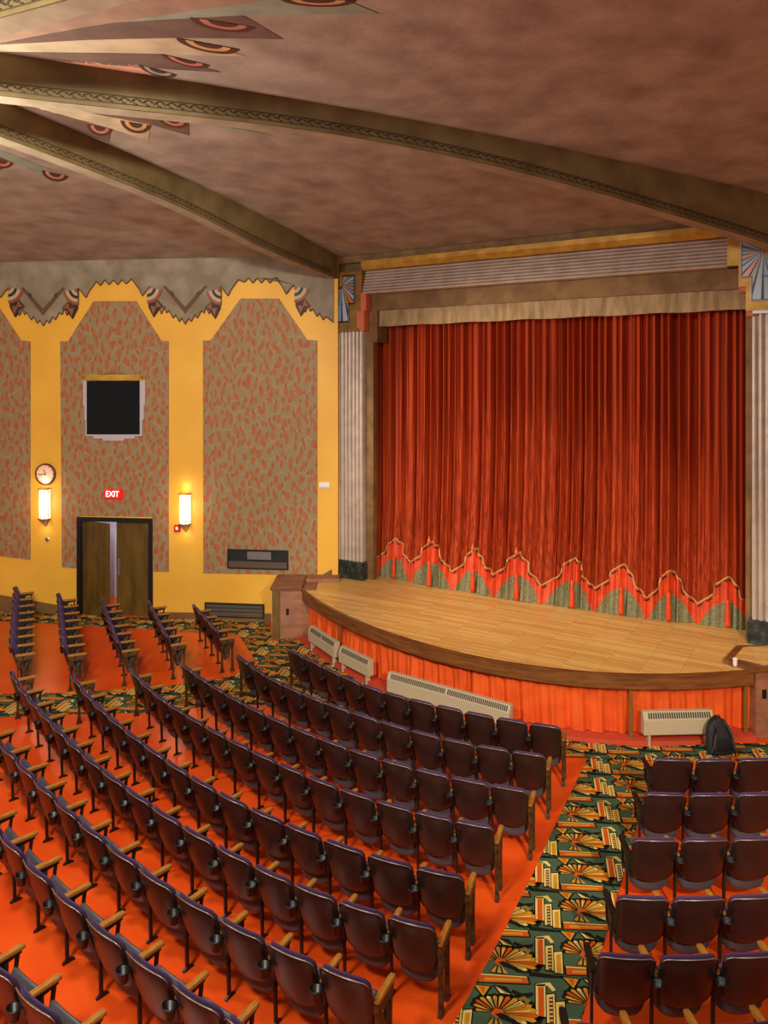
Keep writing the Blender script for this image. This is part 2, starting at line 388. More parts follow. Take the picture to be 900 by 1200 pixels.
# beams radiating from the hub
def beam(E, heights, label, depth_extra=0.0):
    E = Vector(E); d = (E - HUB); Ln = d.length; d.normalize(); nrm = Vector((-d.y, d.x)); w = 0.13
    if nrm.y < 0: nrm = -nrm                         # nrm points away from the camera
    def hb(r):
        for (a, za), (b_, zb) in zip(heights, heights[1:]):
            if r <= b_:
                t = (r - a) / (b_ - a); t = max(t, 0); return za + (zb - za) * t
        return heights[-1][1]
    def hs(r): return sum(hb(min(max(r + k*0.35, heights[0][0]), heights[-1][0])) for k in range(-3, 4)) / 7
    t = thing('ceiling_beam', label, 'beam', (HUB.x, HUB.y, CEIL), 0.0, 'beams radiating from the ceiling hub')
    bm = bmesh.new(); N = 60; prof = []; sof = []
    for i in range(N + 1):
        r = 0.4 + (Ln - 0.4) * i / N; c = d * r; z0 = hs(r) - CEIL
        zt = zc(HUB.x + c.x, HUB.y + c.y) - CEIL + 0.12
        a = c - nrm*w*1.0; b_ = c + nrm*w*1.0; a2 = c - nrm*w; b2 = c + nrm*w
        prof.append([(a.x, a.y, zt), (a.x, a.y, z0 + 0.02), (a2.x, a2.y, z0), (b2.x, b2.y, z0), (b_.x, b_.y, z0 + 0.02), (b_.x, b_.y, zt)])
    vs = grid(bm, prof)
    for R in (vs[0], vs[-1]): bm.faces.new(R)
    bm.faces.ensure_lookup_table()
    obj('beam_body', bm, 'beam', t)
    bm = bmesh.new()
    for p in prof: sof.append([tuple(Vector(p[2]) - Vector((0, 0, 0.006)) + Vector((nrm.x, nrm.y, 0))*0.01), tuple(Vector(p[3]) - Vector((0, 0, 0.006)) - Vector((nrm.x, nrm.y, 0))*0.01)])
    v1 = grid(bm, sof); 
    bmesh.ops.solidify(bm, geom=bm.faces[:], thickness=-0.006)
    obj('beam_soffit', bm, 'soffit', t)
    bm = bmesh.new(); step = 0.13; r = 0.8; k = 0
    while r < Ln - 0.3:                               # scroll border low on the near face
        c = d*r - nrm*(w*1.0 + 0.006); z = hs(r) - CEIL + 0.092; R = 0.030
        ring = [(c.x + d.x*R*1.25*math.cos(a), c.y + d.y*R*1.25*math.cos(a), z + R*math.sin(a)) for a in [2*PI*q/10 for q in range(9)]]
        tube(bm, ring, 0.007, 4)
        c2 = c + d*step*0.5; tube(bm, [(c2.x - d.x*0.03, c2.y - d.y*0.03, z + 0.022), (c2.x, c2.y, z - 0.01), (c2.x + d.x*0.03, c2.y + d.y*0.03, z + 0.022)], 0.008, 4)
        r += step
    for dz in (0.05, 0.138):
        tube(bm, [tuple((d*q - nrm*(w*1.0 + 0.005)).to_3d() + Vector((0, 0, hs(q) - CEIL + dz))) for q in [0.8 + (Ln - 1.1)*i/40 for i in range(41)]], 0.006, 4)
    obj('scroll_border', bm, 'scroll', t)
    return t
b1e = Vector((CORNER_R.x, CORNER_R.y)); 
beam((7.1, 12.7), [(0, 8.62), (1.72, 8.62), (4.75, 8.67), (6.22, 8.63), (8.7, 8.38), (12.85, 7.72), (14.2, 7.42)], 'long olive ceiling beam sweeping to the right corner above the stage')
beam(CORNER_L.to_2d(), [(0, 8.62), (2.17, 8.62), (5.4, 8.46), (7.86, 8.12), (11.1, 7.88)], 'olive ceiling beam running down to the corner left of the stage')
beam(HUB + Vector((1, -0.452)).normalized()*13, [(0, 8.62), (2, 8.62), (6, 8.6), (13, 7.7)], 'olive ceiling beam crossing the top left corner')
beam(HUB + Vector((-0.35, 1)).normalized()*(wall_r(math.atan2(1, -0.35)) - 0.02), [(0, 8.62), (2, 8.62), (6, 8.4), (12, 7.8)], 'olive ceiling beam off to the far left') if False else None

# painted sunburst on the ceiling
mur = thing('sunburst_mural', 'painted sunburst of pink, brown and sage rays with rainbow ends on the ceiling', 'mural', (HUB.x, HUB.y, CEIL))
off = Vector((HUB.x, HUB.y, CEIL))
def hug(bm, drop, n=4):
    bmesh.ops.triangulate(bm, faces=bm.faces[:])
    for _ in range(n): bmesh.ops.subdivide_edges(bm, edges=[e for e in bm.edges if e.calc_length() > 0.18], cuts=1); bmesh.ops.triangulate(bm, faces=bm.faces[:])
    for v in bm.verts: v.co.z = zc(v.co.x + HUB.x, v.co.y + HUB.y) - CEIL - drop
def cpoly(bm, px, drop, mi=0):
    # a painted polygon, subdivided along its outline so that it hugs the vault
    pts = [PC(x, y, drop) - off for x, y in px]; bm.faces.new([bm.verts.new(p) for p in pts]).material_index = mi
    hug(bm, drop)
def ray(zpts, m, drop=0.004):
    bm = bmesh.new(); cpoly(bm, [(x/2, y/2) for x, y in zpts], drop)
    obj('painted_ray', bm, m, mur)
def arcs(a, b_, ap, ms, drop=0.007):
    A, Bp, Cp = [PC(x/2, y/2, drop) - off for x, y in (a, b_, ap)]
    mid = (A + Bp) / 2; u = (Bp - A) / 2; v = Cp - mid; bm = bmesh.new()
    ss = [1.0, 0.72, 0.46, 0.22][:len(ms) + 1]
    objs = []
    for i, m in enumerate(ms):
        bm = bmesh.new(); s = ss[i]; pts = [mid + u*s*math.cos(PI*k/14) + v*s*math.sin(PI*k/14) - Vector((0, 0, 0.003*i)) for k in range(15)]
        bm.faces.new([bm.verts.new(p) for p in pts]); hug(bm, drop + 0.0015*i, 1)
        for f in bm.faces: f.material_index = i
        me_ = bpy.data.meshes.new('t'); bm.to_mesh(me_); bm.free(); objs.append(me_)
    bm = bmesh.new()
    for i, me_ in enumerate(objs): bm.from_mesh(me_); bpy.data.meshes.remove(me_)
    obj('rainbow_end', bm, ms, mur)
ray([(-160, 72), (0, 68), (270, 6), (440, -30), (640, -2), (450, 40), (265, 53), (0, 100), (-160, 110)], 'p_wash')
ray([(265, 53), (640, -2), (760, -20), (890, 33), (570, 36)], 'p_teal', 0.005)
ray([(-160, 112), (0, 102), (265, 53), (450, 40), (570, 36), (665, 92), (415, 89), (200, 94)], 'p_brown')
ray([(-160, 115), (0, 105), (200, 94), (415, 89), (580, 133), (375, 126), (0, 121), (-160, 122)], 'p_cream')
ray([(-160, 124), (0, 123), (375, 126), (520, 170), (400, 163), (330, 152), (0, 135), (-160, 131)], 'p_brown')
ray([(-160, 133), (0, 136), (330, 152), (412, 178), (0, 153), (-160, 146)], 'p_pink')
arcs((325, 151), (414, 176), (368, 178), ['p_dark', 'p_teal', 'p_dark'])
arcs((378, 127), (490, 153), (440, 156), ['p_dark', 'p_coral', 'p_dark'])
arcs((412, 89), (560, 116), (490, 123), ['p_dark', 'p_sand', 'p_dark'])
arcs((445, 40), (600, 64), (520, 73), ['p_dark', 'p_coral', 'p_dark'])
arcs((655, -4), (835, 2), (745, 16), ['p_dark', 'p_sand', 'p_dark'])
# lower sector
ray([(-60, 236), (0, 238), (175, 308), (165, 334), (0, 262), (-60, 244)], 'p_pink')
ray([(-60, 232), (0, 235), (40, 240), (262, 302), (256, 334), (175, 308)], 'p_brown')
ray([(0, 231), (60, 237), (352, 292), (348, 330), (262, 302)], 'p_cream')
ray([(60, 235), (170, 250), (443, 282), (443, 318), (352, 292)], 'p_brown')
ray([(440, 283), (470, 286), (642, 319), (560, 308)], 'p_teal')
arcs((128, 296), (176, 308), (148, 320), ['p_dark', 'p_teal', 'p_dark'])
arcs((204, 291), (264, 303), (232, 318), ['p_dark', 'p_coral', 'p_dark'])
arcs((282, 282), (354, 294), (318, 312), ['p_dark', 'p_sand', 'p_dark'])
arcs((367, 274), (443, 285), (410, 300), ['p_dark', 'p_coral', 'p_dark'])
ray([(-60, 335), (0, 352), (160, 414), (130, 433), (0, 366), (-60, 343)], 'p_teal')
ray([(-60, 345), (0, 368), (32, 383), (0, 400), (-60, 372)], 'p_brown')
arcs((98, 398), (160, 413), (125, 424), ['p_dark', 'p_pink', 'p_dark'])
arcs((-20, 368), (32, 382), (0, 394), ['p_dark', 'p_coral', 'p_dark'])

# ------------------------------------------------------------------ proscenium
s_l0, s_l1 = PW.s(394)[0], PW.s(424.5)[0]; s_r0 = PW.s(880)[0]; s_r1 = s_r0 + (s_l1 - s_l0)
SZ = 1.05
ztop = PW.sz(411, 386)[1]; zbase = PW.sz(411, 657)[1]
def column(s0, label):
    w = 0.74 if s1fix is None else s1fix
    t = thing('fluted_column', label, 'column', PW.w(s0, 0, SZ), PW.rot, 'proscenium columns')
    pts = []; n = 7
    for i in range(n):
        for k in range(7):
            a = PI * k / 6; pts.append((w*(i + 0.5 - 0.44*math.cos(a))/n, 0.055 - 0.055*math.sin(a)))
    pts += [(w, 0.5), (0, 0.5)]
    obj('column_shaft', PR(pts, zbase - SZ, ztop - SZ, 'z'), 'flute', t)
    bm = bmesh.new(); box(bm, -0.05, w + 0.05, -0.07, 0.55, 0.0, zbase - SZ - 0.05); box(bm, -0.03, w + 0.03, -0.05, 0.53, zbase - SZ - 0.05, zbase - SZ)
    bmesh.ops.bevel(bm, geom=bm.edges[:], offset=0.01, segments=2, affect='EDGES')
    obj('column_base', bm, 'marble', t)
s1fix = s_l1 - s_l0
column(s_l0, 'fluted silver column on a dark base at the left end of the stage')
column(s_r0, 'fluted silver column on a dark base cut by the right edge')

cz0 = PW.sz(424, 345)[1]; cz1 = PW.sz(424, 317)[1]       # fluted cornice
def capital(s0, sg, label, dx):
    """stepped gold block with a leaded glass sunburst; sg mirrors it, dx shifts the glass towards the opening"""
    t = thing('column_capital', label, 'capital', PW.w(s0, 0, ztop), PW.rot, 'stepped capitals with glass panels')
    w = s1fix; X = (lambda x: x) if sg > 0 else (lambda x: w - x); hh = CEIL - 0.36 - ztop
    e1, e2, e3 = w*(1.0 + dx*0.25), w*(1.0 + dx*0.62), w*(1.03 + dx*1.15)
    outl = [(-0.03, 0), (e1, 0), (e1, 0.42), (e2, 0.42), (e2, 0.80), (e3, 0.80), (e3, hh), (0.12, hh), (0.12, hh - 0.38), (-0.03, hh - 0.38)]
    obj('gold_block', PR([(X(x), z) for x, z in outl], -0.06, 0.14), 'gold' if sg < 0 else 'old_gold', t)
    a0, a1, a2, a3 = w*(0.05 + dx), w*(0.33 + dx), w*(0.56 + dx), w*(0.78 + dx)
    z0, z1, z2, z3 = [v*hh for v in (0.13, 0.44, 0.73, 0.93)]
    g = [(a0, z0), (a2, z0), (a2, z1), (a3, z1), (a3, z3), (a1, z3), (a1, z2), (a0, z2)]
    gp = obj('leaded_panel', PR([(X(x), z) for x, z in g], -0.085, -0.055), 'glass_black', t)
    rim = bmesh.new()
    for a, b_ in zip(g, g[1:] + g[:1]): tube(rim, [(X(a[0]), -0.075, a[1]), (X(b_[0]), -0.075, b_[1])], 0.016, 6)
    obj('panel_rim', rim, 'silver' if sg < 0 else 'glass_black', gp)
    def clip(poly, a, b_, c):                           # keep a*x+b*z<=c
        out = []
        for p, q in zip(poly, poly[1:] + poly[:1]):
            fp, fq = a*p[0] + b_*p[1] - c, a*q[0] + b_*q[1] - c
            if fp <= 0: out.append(p)
            if fp*fq < 0: u = fp/(fp - fq); out.append((p[0] + (q[0]-p[0])*u, p[1] + (q[1]-p[1])*u))
        return out
    bm = bmesh.new(); m_ = 0.02
    cols = ['glass_rust', 'glass_green', 'glass_blue', 'glass_pale', 'glass_green', 'glass_rust', 'glass_pale', 'glass_blue']
    for low_, rect in ((False, (a1 + m_, a3 - m_, z1 + m_, z3 - m_)), (True, (a0 + m_, a2 - m_, z0 + m_, z1 + m_)), (True, (a0 + m_, a1 + m_, z1 - m_, z2 - m_))):
        ox, oz = (a1 - 0.02, z2 + 0.05)
        for i in range(16):
            ga = math.radians(-128 + i*13.5); gb = ga + math.radians(10)
            poly = [(ox + 0.03*math.cos(ga), oz + 0.03*math.sin(ga)), (ox + 2*math.cos(ga), oz + 2*math.sin(ga)), (ox + 2*math.cos(gb), oz + 2*math.sin(gb)), (ox + 0.03*math.cos(gb), oz + 0.03*math.sin(gb))]
            for cc in ((-1, 0, -rect[0]), (1, 0, rect[1]), (0, -1, -rect[2]), (0, 1, rect[3])):
                if poly: poly = clip(poly, *cc)
            if len(poly) >= 3: prism(bm, [(X(x), z) for x, z in poly], -0.092, -0.08, i % len(cols))
    obj('glass_rays', bm, cols, gp)
    for (x0_, x1_, z0_, z1_) in ((e1 - 0.10, e1 + 0.10, -0.05, 0.40), (e2 + 0.0, e2 + 0.15, 0.40, 0.80)) if sg > 0 else ((e1 - 0.13, e1 - 0.005, -0.09, -0.005), (e2 - 0.13, e2 - 0.005, 0.335, 0.415)):
        a, b_ = sorted((X(x0_), X(x1_))); y0_ = -0.075 if sg > 0 else -0.05
        obj('stepped_bracket', B(a, b_, y0_, 0.13, z0_, z1_, bev=0.008), 'coral', t)
    obj('ledge', B(*sorted((X(-0.05), X(w*0.95))), -0.1, 0.14, -0.05, 0.0), 'silver' if sg < 0 else 'old_gold', t)
capital(s_l0, 1, 'stepped gold capital with glass rays above the left column', 0.0)
capital(s_r0, -1, 'stepped gold capital with glass rays above the right column', 0.42)

sc0, sc1 = s_l0 + s1fix*1.04, s_r0 - s1fix*0.52
c = thing('fluted_cornice', 'long silver fluted cornice with gold ledge above the curtain', 'cornice', PW.w(sc0, 0, cz0), PW.rot)
n = 8; hgt = cz1 - cz0; pts = [(0.5, 0)]
for i in range(n):
    for k in range(7):
        a = PI*k/6; pts.append((-0.0 + 0.02*i - 0.05*math.sin(a), hgt*(i + 0.5 - 0.46*math.cos(a))/n))
pts += [(0.5, hgt)]
obj('fluting', PR(pts, 0, sc1 - sc0, 'x'), 'flute', c)
obj('gold_ledge', PR([(0.5, hgt), (-0.02, hgt), (-0.10, hgt + 0.10), (-0.10, hgt + 0.2), (0.5, hgt + 0.2)], 0, sc1 - sc0, 'x'), 'gold', c)
struct('wall_proscenium', B(-0.75, PW.len + 1.3, 0.02, 0.6, cz1 + 0.201, 8.62), 'brown_beam', loc=PW.w(0), rotz=PW.rot)
# jambs and headers behind
struct('trim_5', B(-0.75, s_l1 + 0.3, 0.16, 0.6, ztop - 0.3, 8.62), 'brown_beam', loc=PW.w(0), rotz=PW.rot)
struct('trim_6', B(s_r0 - 0.1, PW.len + 1.4, 0.16, 0.6, ztop - 0.3, 8.62), 'brown_beam', loc=PW.w(0), rotz=PW.rot)
struct('trim_1', B(s_l1 + 0.01, s_l1 + 0.2, 0.15, 0.3, SZ, cz0 - 0.4), 'brown_beam', loc=PW.w(0), rotz=PW.rot)
struct('trim_2', B(s_r0 - 0.1, s_r0 - 0.01, 0.15, 0.3, SZ, cz0 - 0.4), 'brown_beam', loc=PW.w(0), rotz=PW.rot)
struct('trim_3', B(s_l1 + 0.02, s_r0 - 0.02, 0.17, 0.23, cz0 - 0.36, cz0 - 0.005), 'brown_beam', loc=PW.w(0), rotz=PW.rot)
struct('trim_4', B(s_r0 + s1fix + 0.01, PW.len + 1.6, 0.1, 0.6, 0, 8.5), 'yellow', loc=PW.w(0), rotz=PW.rot)
# pelmet
va0, zv0 = PW.sz(441, 380, 0.25); va1, zv1 = PW.sz(868, 366, 0.25); zt_ = cz0 - 0.02
bm = bmesh.new(); rows = [[], []]
for i in range(161):
    s = va0 - 0.12 + (va1 - va0 + 0.2)*i/160; y = 0.262 + 0.012*math.sin(s*9) + 0.006*math.sin(s*31)
    rows[0].append((s, y, (zv0 + zv1)/2 + 0.008*math.sin(s*5))); rows[1].append((s, y + 0.02, zt_ - 0.1))
grid(bm, rows); bmesh.ops.solidify(bm, geom=bm.faces[:], thickness=0.03)
tag(obj('pelmet', bm, 'valance', loc=PW.w(0), rotz=PW.rot), 'stained tan pelmet hanging above the red stage curtain', 'pelmet')

# ------------------------------------------------------------------ stage curtain
CW = WallFrame(P(433, 675, SZ), P(880, 741, SZ)); CLn = CW.len
peaks = [(458, 633), (503, 636), (551, 646), (604, 650), (669, 657), (727, 664), (783, 670), (852, 678)]
vals = [(437, 655), (477, 660), (527, 671), (576, 674), (632, 688), (693, 692), (757, 702), (815, 710), (884, 716)]
def bul(s, z=0.0): t = s/CLn; return -0.30*4*t*(1 - t)*max(0.0, 1 - z/4.2)**1.5
def cs(px, py):
    s, z = CW.sz(px, py)
    for _ in range(3): s, z = CW.sz(px, py, bul(min(max(s, 0), CLn)))
    return s, z - SZ
pk = [cs(*p) for p in peaks]; vl = [cs(*p) for p in vals]
nodes = []
seamS = cs(648, 700)[0]
for i, p in enumerate(pk):
    v0, v1 = vl[i], vl[i+1]
    for v, sg in ((v0, -1), (v1, 1)):
        ds, dz = v[0] - p[0], p[1] - v[1]
        q = [(p[0], p[1]), (p[0] + ds*0.42, p[1] - dz*0.30), (p[0] + ds*0.45, p[1] - dz*0.62), (v[0], v[1])]
        nodes += q
nodes = sorted(set(nodes))
def topz(s):
    for (a, za), (b_, zb) in zip(nodes, nodes[1:]):
        if a <= s <= b_: return za + (zb - za)*(s - a)/max(b_ - a, 1e-6)
    return nodes[0][1] if s < nodes[0][0] else nodes[-1][1]
def hemz(s):
    for i, p in enumerate(pk):
        v0, v1 = vl[i], vl[i+1]
        if v0[0] <= s <= v1[0]:
            v = v0 if s < p[0] else v1; t = abs(s - p[0])/max(abs(v[0] - p[0]), 1e-6)
            return max(0.02, (p[1] - 0.47) * (1 - max(0, (t - 0.1)/0.8)**2.0))
    return 0.03
ph = [random.uniform(0, 6.28) for _ in range(12)]
def fold(s, z):
    k = 0.55 + 0.45*min(1, z/5.0)
    w = 0.6*math.sin(s*2.1 + ph[0]) + 0.9*math.sin(s*0.9 + ph[1]) + 0.5*math.sin(s*4.3 + ph[2])
    a = math.sin(PI*s/0.155 + 1.3*w + 0.04*math.sin(z*0.9 + s*3))
    b_ = math.sin(2*PI*s/0.31 + ph[3] + w); c_ = math.sin(2*PI*s/0.083 + ph[4] + 2*w)
    env = 0.75 + 0.25*math.sin(s*3.7 + ph[5])
    return -(0.15*env*(1 - abs(a)**1.8) - 0.20 + 0.05*b_ + 0.012*c_ - 0.11*max(0.0, math.sin(s*2.9 + ph[6] + math.sin(s*1.3 + ph[7]))))*(0.5 + 0.5*min(1.0, z/1.6))*1.15
def curtain(sa, sb, label):
    t = thing('stage_curtain', label, 'curtain', CW.w((sa + sb)/2, 0, SZ), CW.rot, 'halves of the red stage curtain')
    mid = (sa + sb)/2; HT = zv0 + 0.6 - SZ
    n = int((sb - sa)/0.011)
    ss = [sa + (sb - sa)*i/n for i in range(n + 1)]
    def pt(s, z, off=0.0): return (s - mid, bul(s, z) + fold(s, z) - off, z)
    def surf(rowsf, off=0.0):
        bm = bmesh.new(); rows = [[pt(s, f(s), off) for s in ss] for f in rowsf]; grid(bm, rows); return bm
    mixf = lambda t_: (lambda s: topz(s)*(1 - t_) + HT*t_)
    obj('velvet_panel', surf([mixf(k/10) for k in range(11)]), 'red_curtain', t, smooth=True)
    obj('orange_band', surf([(lambda s, q=q: hemz(s)*(1 - q) + topz(s)*q) for q in (0, 0.33, 0.66, 1)]), 'orange_band', t, smooth=True)
    obj('hem', surf([(lambda s, q=q: 0.005*(1 - q) + hemz(s)*q) for q in (0, 0.5, 1)]), 'green_hem', t, smooth=True)
    bm = bmesh.new(); pts = [pt(s, topz(s), 0.012) for s in ss[::2]]; tube(bm, pts, 0.019, 6)
    obj('cord_trim', bm, 'cord', t, smooth=True)
    for j in range(2, len(ss) - 14, 14):
        bm = bmesh.new(); tube(bm, [pt(s, topz(s) - 0.055, 0.014) for s in ss[j:j+8]], 0.014, 5)
        obj('cord_dash', bm, 'cord_dark', t)
    for p in pk:
        if sa < p[0] < sb:
            bm = bmesh.new(); z1 = p[1] - 0.44; y = bul(p[0]) + min(fold(p[0] + d, 0.4) for d in (-0.06, 0, 0.06)) - 0.03
            lathe(bm, [(0.045, 0.03), (0.055, 0.08), (0.05, z1*0.6), (0.032, z1 - 0.05), (0.04, z1), (0.012, z1 + 0.06)], 12, (p[0] - mid, y, 0))
            obj('tassel', bm, 'orange_band', t, smooth=True)
            if p in (pk[1], pk[2], pk[3]):
                bm = bmesh.new(); lathe(bm, [(0.008, -0.05), (0.035, -0.03), (0.04, 0.02), (0.02, 0.06), (0.006, 0.12)], 12, (p[0] - mid, y + 0.0, p[1] + 0.03))
                obj('finial_knot', bm, 'coral', t, smooth=True)
curtain(0.0, seamS - 0.01, 'left half of the red velvet curtain, from left column to centre split')
curtain(seamS + 0.01, CLn, 'right half of the red velvet curtain, from centre split to right column')
# backdrop wall behind the curtain
struct('wall_stage', B(-0.6, PW.len + 0.9, 1.6, 1.7, 0, 8.6), 'void', loc=PW.w(0), rotz=PW.rot)

# ------------------------------------------------------------------ stage
edge_px = [(352, 689), (368, 701), (392, 715), (420, 728), (448, 739), (482, 750), (520, 761), (570, 772), (620, 780), (687, 788), (767, 791), (830, 789), (887, 785)]
ew = [P(x, y, SZ) for x, y in edge_px]
def catmull(pts, n):
    out = []; Q = [pts[0]*2 - pts[1]] + list(pts) + [pts[-1]*2 - pts[-2]]
    for i in range(1, len(Q) - 2):
        p0, p1, p2, p3 = Q[i-1:i+3]
        for k in range(n):
            t = k/n; out.append(0.5*((2*p1) + (p2 - p0)*t + (2*p0 - 5*p1 + 4*p2 - p3)*t*t + (3*p1 - p0 - 3*p2 + p3)*t**3))
    return out + [pts[-1].copy()]
# least-squares arc would drift from the photo; smooth the measured edge lightly instead
E0 = catmull(ew, 10)
for _ in range(40): E0 = [E0[0]] + [(E0[i-1] + E0[i]*2 + E0[i+1])/4 for i in range(1, len(E0)-1)] + [E0[-1]]
def resample(pl, step):
    out = [pl[0]]; acc = 0.0
    for a, b_ in zip(pl, pl[1:]):
        L = (b_ - a).length; d = step - acc
        while d <= L: out.append(a + (b_ - a)*(d/L)); d += step
        acc = L - (d - step)
    return out
EDGE = resample(E0, 0.02)
def inset(pl, d):
    """shift a floor line sideways: + towards the stage, - towards the audience"""
    out = []
    for i, p in enumerate(pl):
        t = pl[min(i+6, len(pl)-1)] - pl[max(i-6, 0)]; n_ = Vector((-t.y, t.x, 0)).normalized(); out.append(p + n_*d)
    return out
stage = thing('stage', 'bowed wooden stage with brown edging in front of the red curtain', 'stage', (3.0, 13.5, 0))
so = Vector((3.0, 13.5, 0))
bm = bmesh.new()
back = [PW.w(PW.len + 0.9, 1.55, SZ), PW.w(-0.45, 1.55, SZ), PW.w(-0.42, 0.0, SZ)]
pts = [(p.x - so.x, p.y - so.y) for p in EDGE[::8] + [EDGE[-1]] + [PW.w(PW.len + 0.9, -0.3, SZ)] + back]
prism(bm, pts, SZ - 0.05, SZ, axis='z'); obj('stage_deck', bm, planks(-PW.rot), stage)
def ribbon(bm, pl, zs, d):
    """closed band along a floor line between heights"""
    A = inset(pl, d[0]); Bq = inset(pl, d[1])
    rows = [[(p.x - so.x, p.y - so.y, z) for z, p in ((zs[0], a), (zs[1], a), (zs[1], b_), (zs[0], b_), (zs[0], a))] for a, b_ in zip(A, Bq)]
    vs = grid(bm, rows)
    for R in (vs[0][:4], vs[-1][:4]): bm.faces.new(R)
bm = bmesh.new(); ribbon(bm, EDGE[::4], (SZ - 0.225, SZ - 0.02), (-0.03, 0.06)); ribbon(bm, EDGE[::4], (SZ - 0.02, SZ + 0.004), (-0.045, 0.03))
obj('stage_edging', bm, 'fascia', stage)
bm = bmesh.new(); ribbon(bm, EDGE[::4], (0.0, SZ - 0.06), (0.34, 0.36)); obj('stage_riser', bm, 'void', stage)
bm = bmesh.new(); ribbon(bm, EDGE[::4], (0.0, 0.075), (-0.10, 0.30)); obj('stage_curb', bm, 'curb', stage)

# orange skirt
def skirt(i0, i1, label, seed, f=1.0):
    rnd = random.Random(seed); pa = [rnd.uniform(0, 6.28) for _ in range(8)]
    c = EDGE[(i0 + i1)//2]; t = None
    rows = []
    for q in range(9):
        z = 0.085 + (SZ - 0.21 - 0.085)*q/8; row = []
        A = inset(EDGE, 0.12)
        for i in range(i0, i1 + 1):
            s = i*0.02; wob = 0.8*math.sin(s*2.3 + pa[0]) + 0.6*math.sin(s*5.1 + pa[1]); k = 1 - q/8*0.55
            d = (0.042*math.sin(s*2*PI/0.34*f + wob*1.5) + 0.026*math.sin(s*2*PI/0.15 + pa[2] + wob + z*1.8) + 0.03*math.sin(s*3.3 + z*4 + pa[3]))*k
            tt = A[min(i+4, len(A)-1)] - A[max(i-4, 0)]; n_ = Vector((-tt.y, tt.x, 0)).normalized(); p = A[i] + n_*(d + 0.02)
            row.append((p.x - c.x, p.y - c.y, z))
        rows.append(row)
    bm = bmesh.new(); grid(bm, rows)
    o = obj('stage_skirt', bm, 'skirt', smooth=True, loc=(c.x, c.y, 0)); return tag(o, label, 'skirt', 'orange fabric skirting hung under the stage edge')
NE = len(EDGE)
def idx_at(px):
    return min(range(NE), key=lambda i: abs(CX + F*EDGE[i].x/EDGE[i].y - px))
cuts = [0, idx_at(400), idx_at(545), idx_at(740), NE - 2]
labs = ['orange skirt section under the far left curve of the stage', 'orange skirt section behind the long radiator under the stage', 'orange skirt section right of the long radiator, widest uninterrupted pleats', 'orange skirt section under the right end of the stage, behind the backpack']
for k in range(4): skirt(max(cuts[k] - 2, 0), min(cuts[k+1] + 2, NE - 1), labs[k], 20 + k)

# thin posts holding the edging
for px, lab in ((397, 'slim varnished post between the two radiators at the stage left'), (545, 'slim post at the right end of the long radiator'), (740, 'slim varnished post left of the right-hand radiator'), (874, 'slim varnished post behind the black backpack')):
    i = idx_at(px); p = inset(EDGE, 0.0)[i]
    t = EDGE[min(i+3, NE-1)] - EDGE[max(i-3, 0)]
    bm = bmesh.new(); box(bm, -0.028, 0.028, -0.012, 0.024, 0.075, SZ - 0.25); bmesh.ops.bevel(bm, geom=bm.edges[:], offset=0.005, segments=1, affect='EDGES')
    if px != 545: tag(obj('stage_post', bm, 'post', loc=(p.x, p.y, 0), rotz=math.atan2(t.y, t.x)), lab, 'post', 'thin posts along the stage front')
    else: bm.free()

# radiators
def radiator(pa, pb, z0, z1, label, dep=0.13, off=-0.02):
    """convector between two pixels along the stage front"""
    ia, ib = idx_at(pa), idx_at(pb); A, Bp = inset(EDGE, off)[ia], inset(EDGE, off)[ib]
    # a straight box must clear the bowed skirt: shift the chord out
    d = Bp - A; Ln = d.length; rot = math.atan2(d.y, d.x)
    nrm = Vector((d.y, -d.x, 0)).normalized(); sag = max((EDGE[i] - A).dot(nrm) for i in range(ia, ib + 1))
    o = A + nrm*max(0, sag - 0.03)
    t = thing('radiator', label, 'radiator', (o.x, o.y, 0), rot, 'beige convector radiators under the stage')
    yb, yf = 0.0, -dep
    bm = bmesh.new(); prism(bm, [(yb, z0), (yf, z0), (yf, z1 - 0.11), (yf + 0.05, z1), (yb, z1)], 0, Ln, axis='x')
    bmesh.ops.bevel(bm, geom=bm.edges[:], offset=0.006, segments=2, affect='EDGES', clamp_overlap=True)
    obj('casing', bm, 'beige_metal', t)
    n = int(Ln/0.035); gap = max(2, n//2); bm = bmesh.new()
    for i in range(2, n - 1):
        if n > 30 and i == gap:
            bmesh.ops.solidify(bm, geom=bm.faces[:], thickness=0.004); obj('grille_slots', bm, 'slot', t); bm = bmesh.new(); continue
        x = Ln*(i + 0.15)/n; w = Ln/n*0.6
        a0, a1 = 0.15, 0.85
        q = lambda u: (yf + 0.05*u - 0.004, z1 - 0.11 + 0.11*u)
        (y0, zz0), (y1, zz1) = q(a0), q(a1)
        vs_ = [bm.verts.new(v) for v in ((x, y0, zz0), (x + w, y0, zz0), (x + w, y1, zz1), (x, y1, zz1))]; bm.faces.new(vs_)
    bmesh.ops.solidify(bm, geom=bm.faces[:], thickness=0.004)
    obj('grille_slots', bm, 'slot', t)
    for x in (0.08, Ln - 0.11): obj('foot', B(x, x + 0.03, yf + 0.02, yb - 0.02, 0.0, z0), 'beige_metal', t)
radiator(369, 399, 0.20, 0.50, 'short beige radiator nearest the left stage pier')
radiator(404, 439, 0.18, 0.48, 'short beige radiator just right of the slim post, second from the left')
radiator(462, 604, 0.10, 0.44, 'longest beige radiator, behind the front row of seats', off=-0.0)
radiator(750, 831, 0.18, 0.52, 'beige radiator at the right beside the black backpack', off=-0.02)

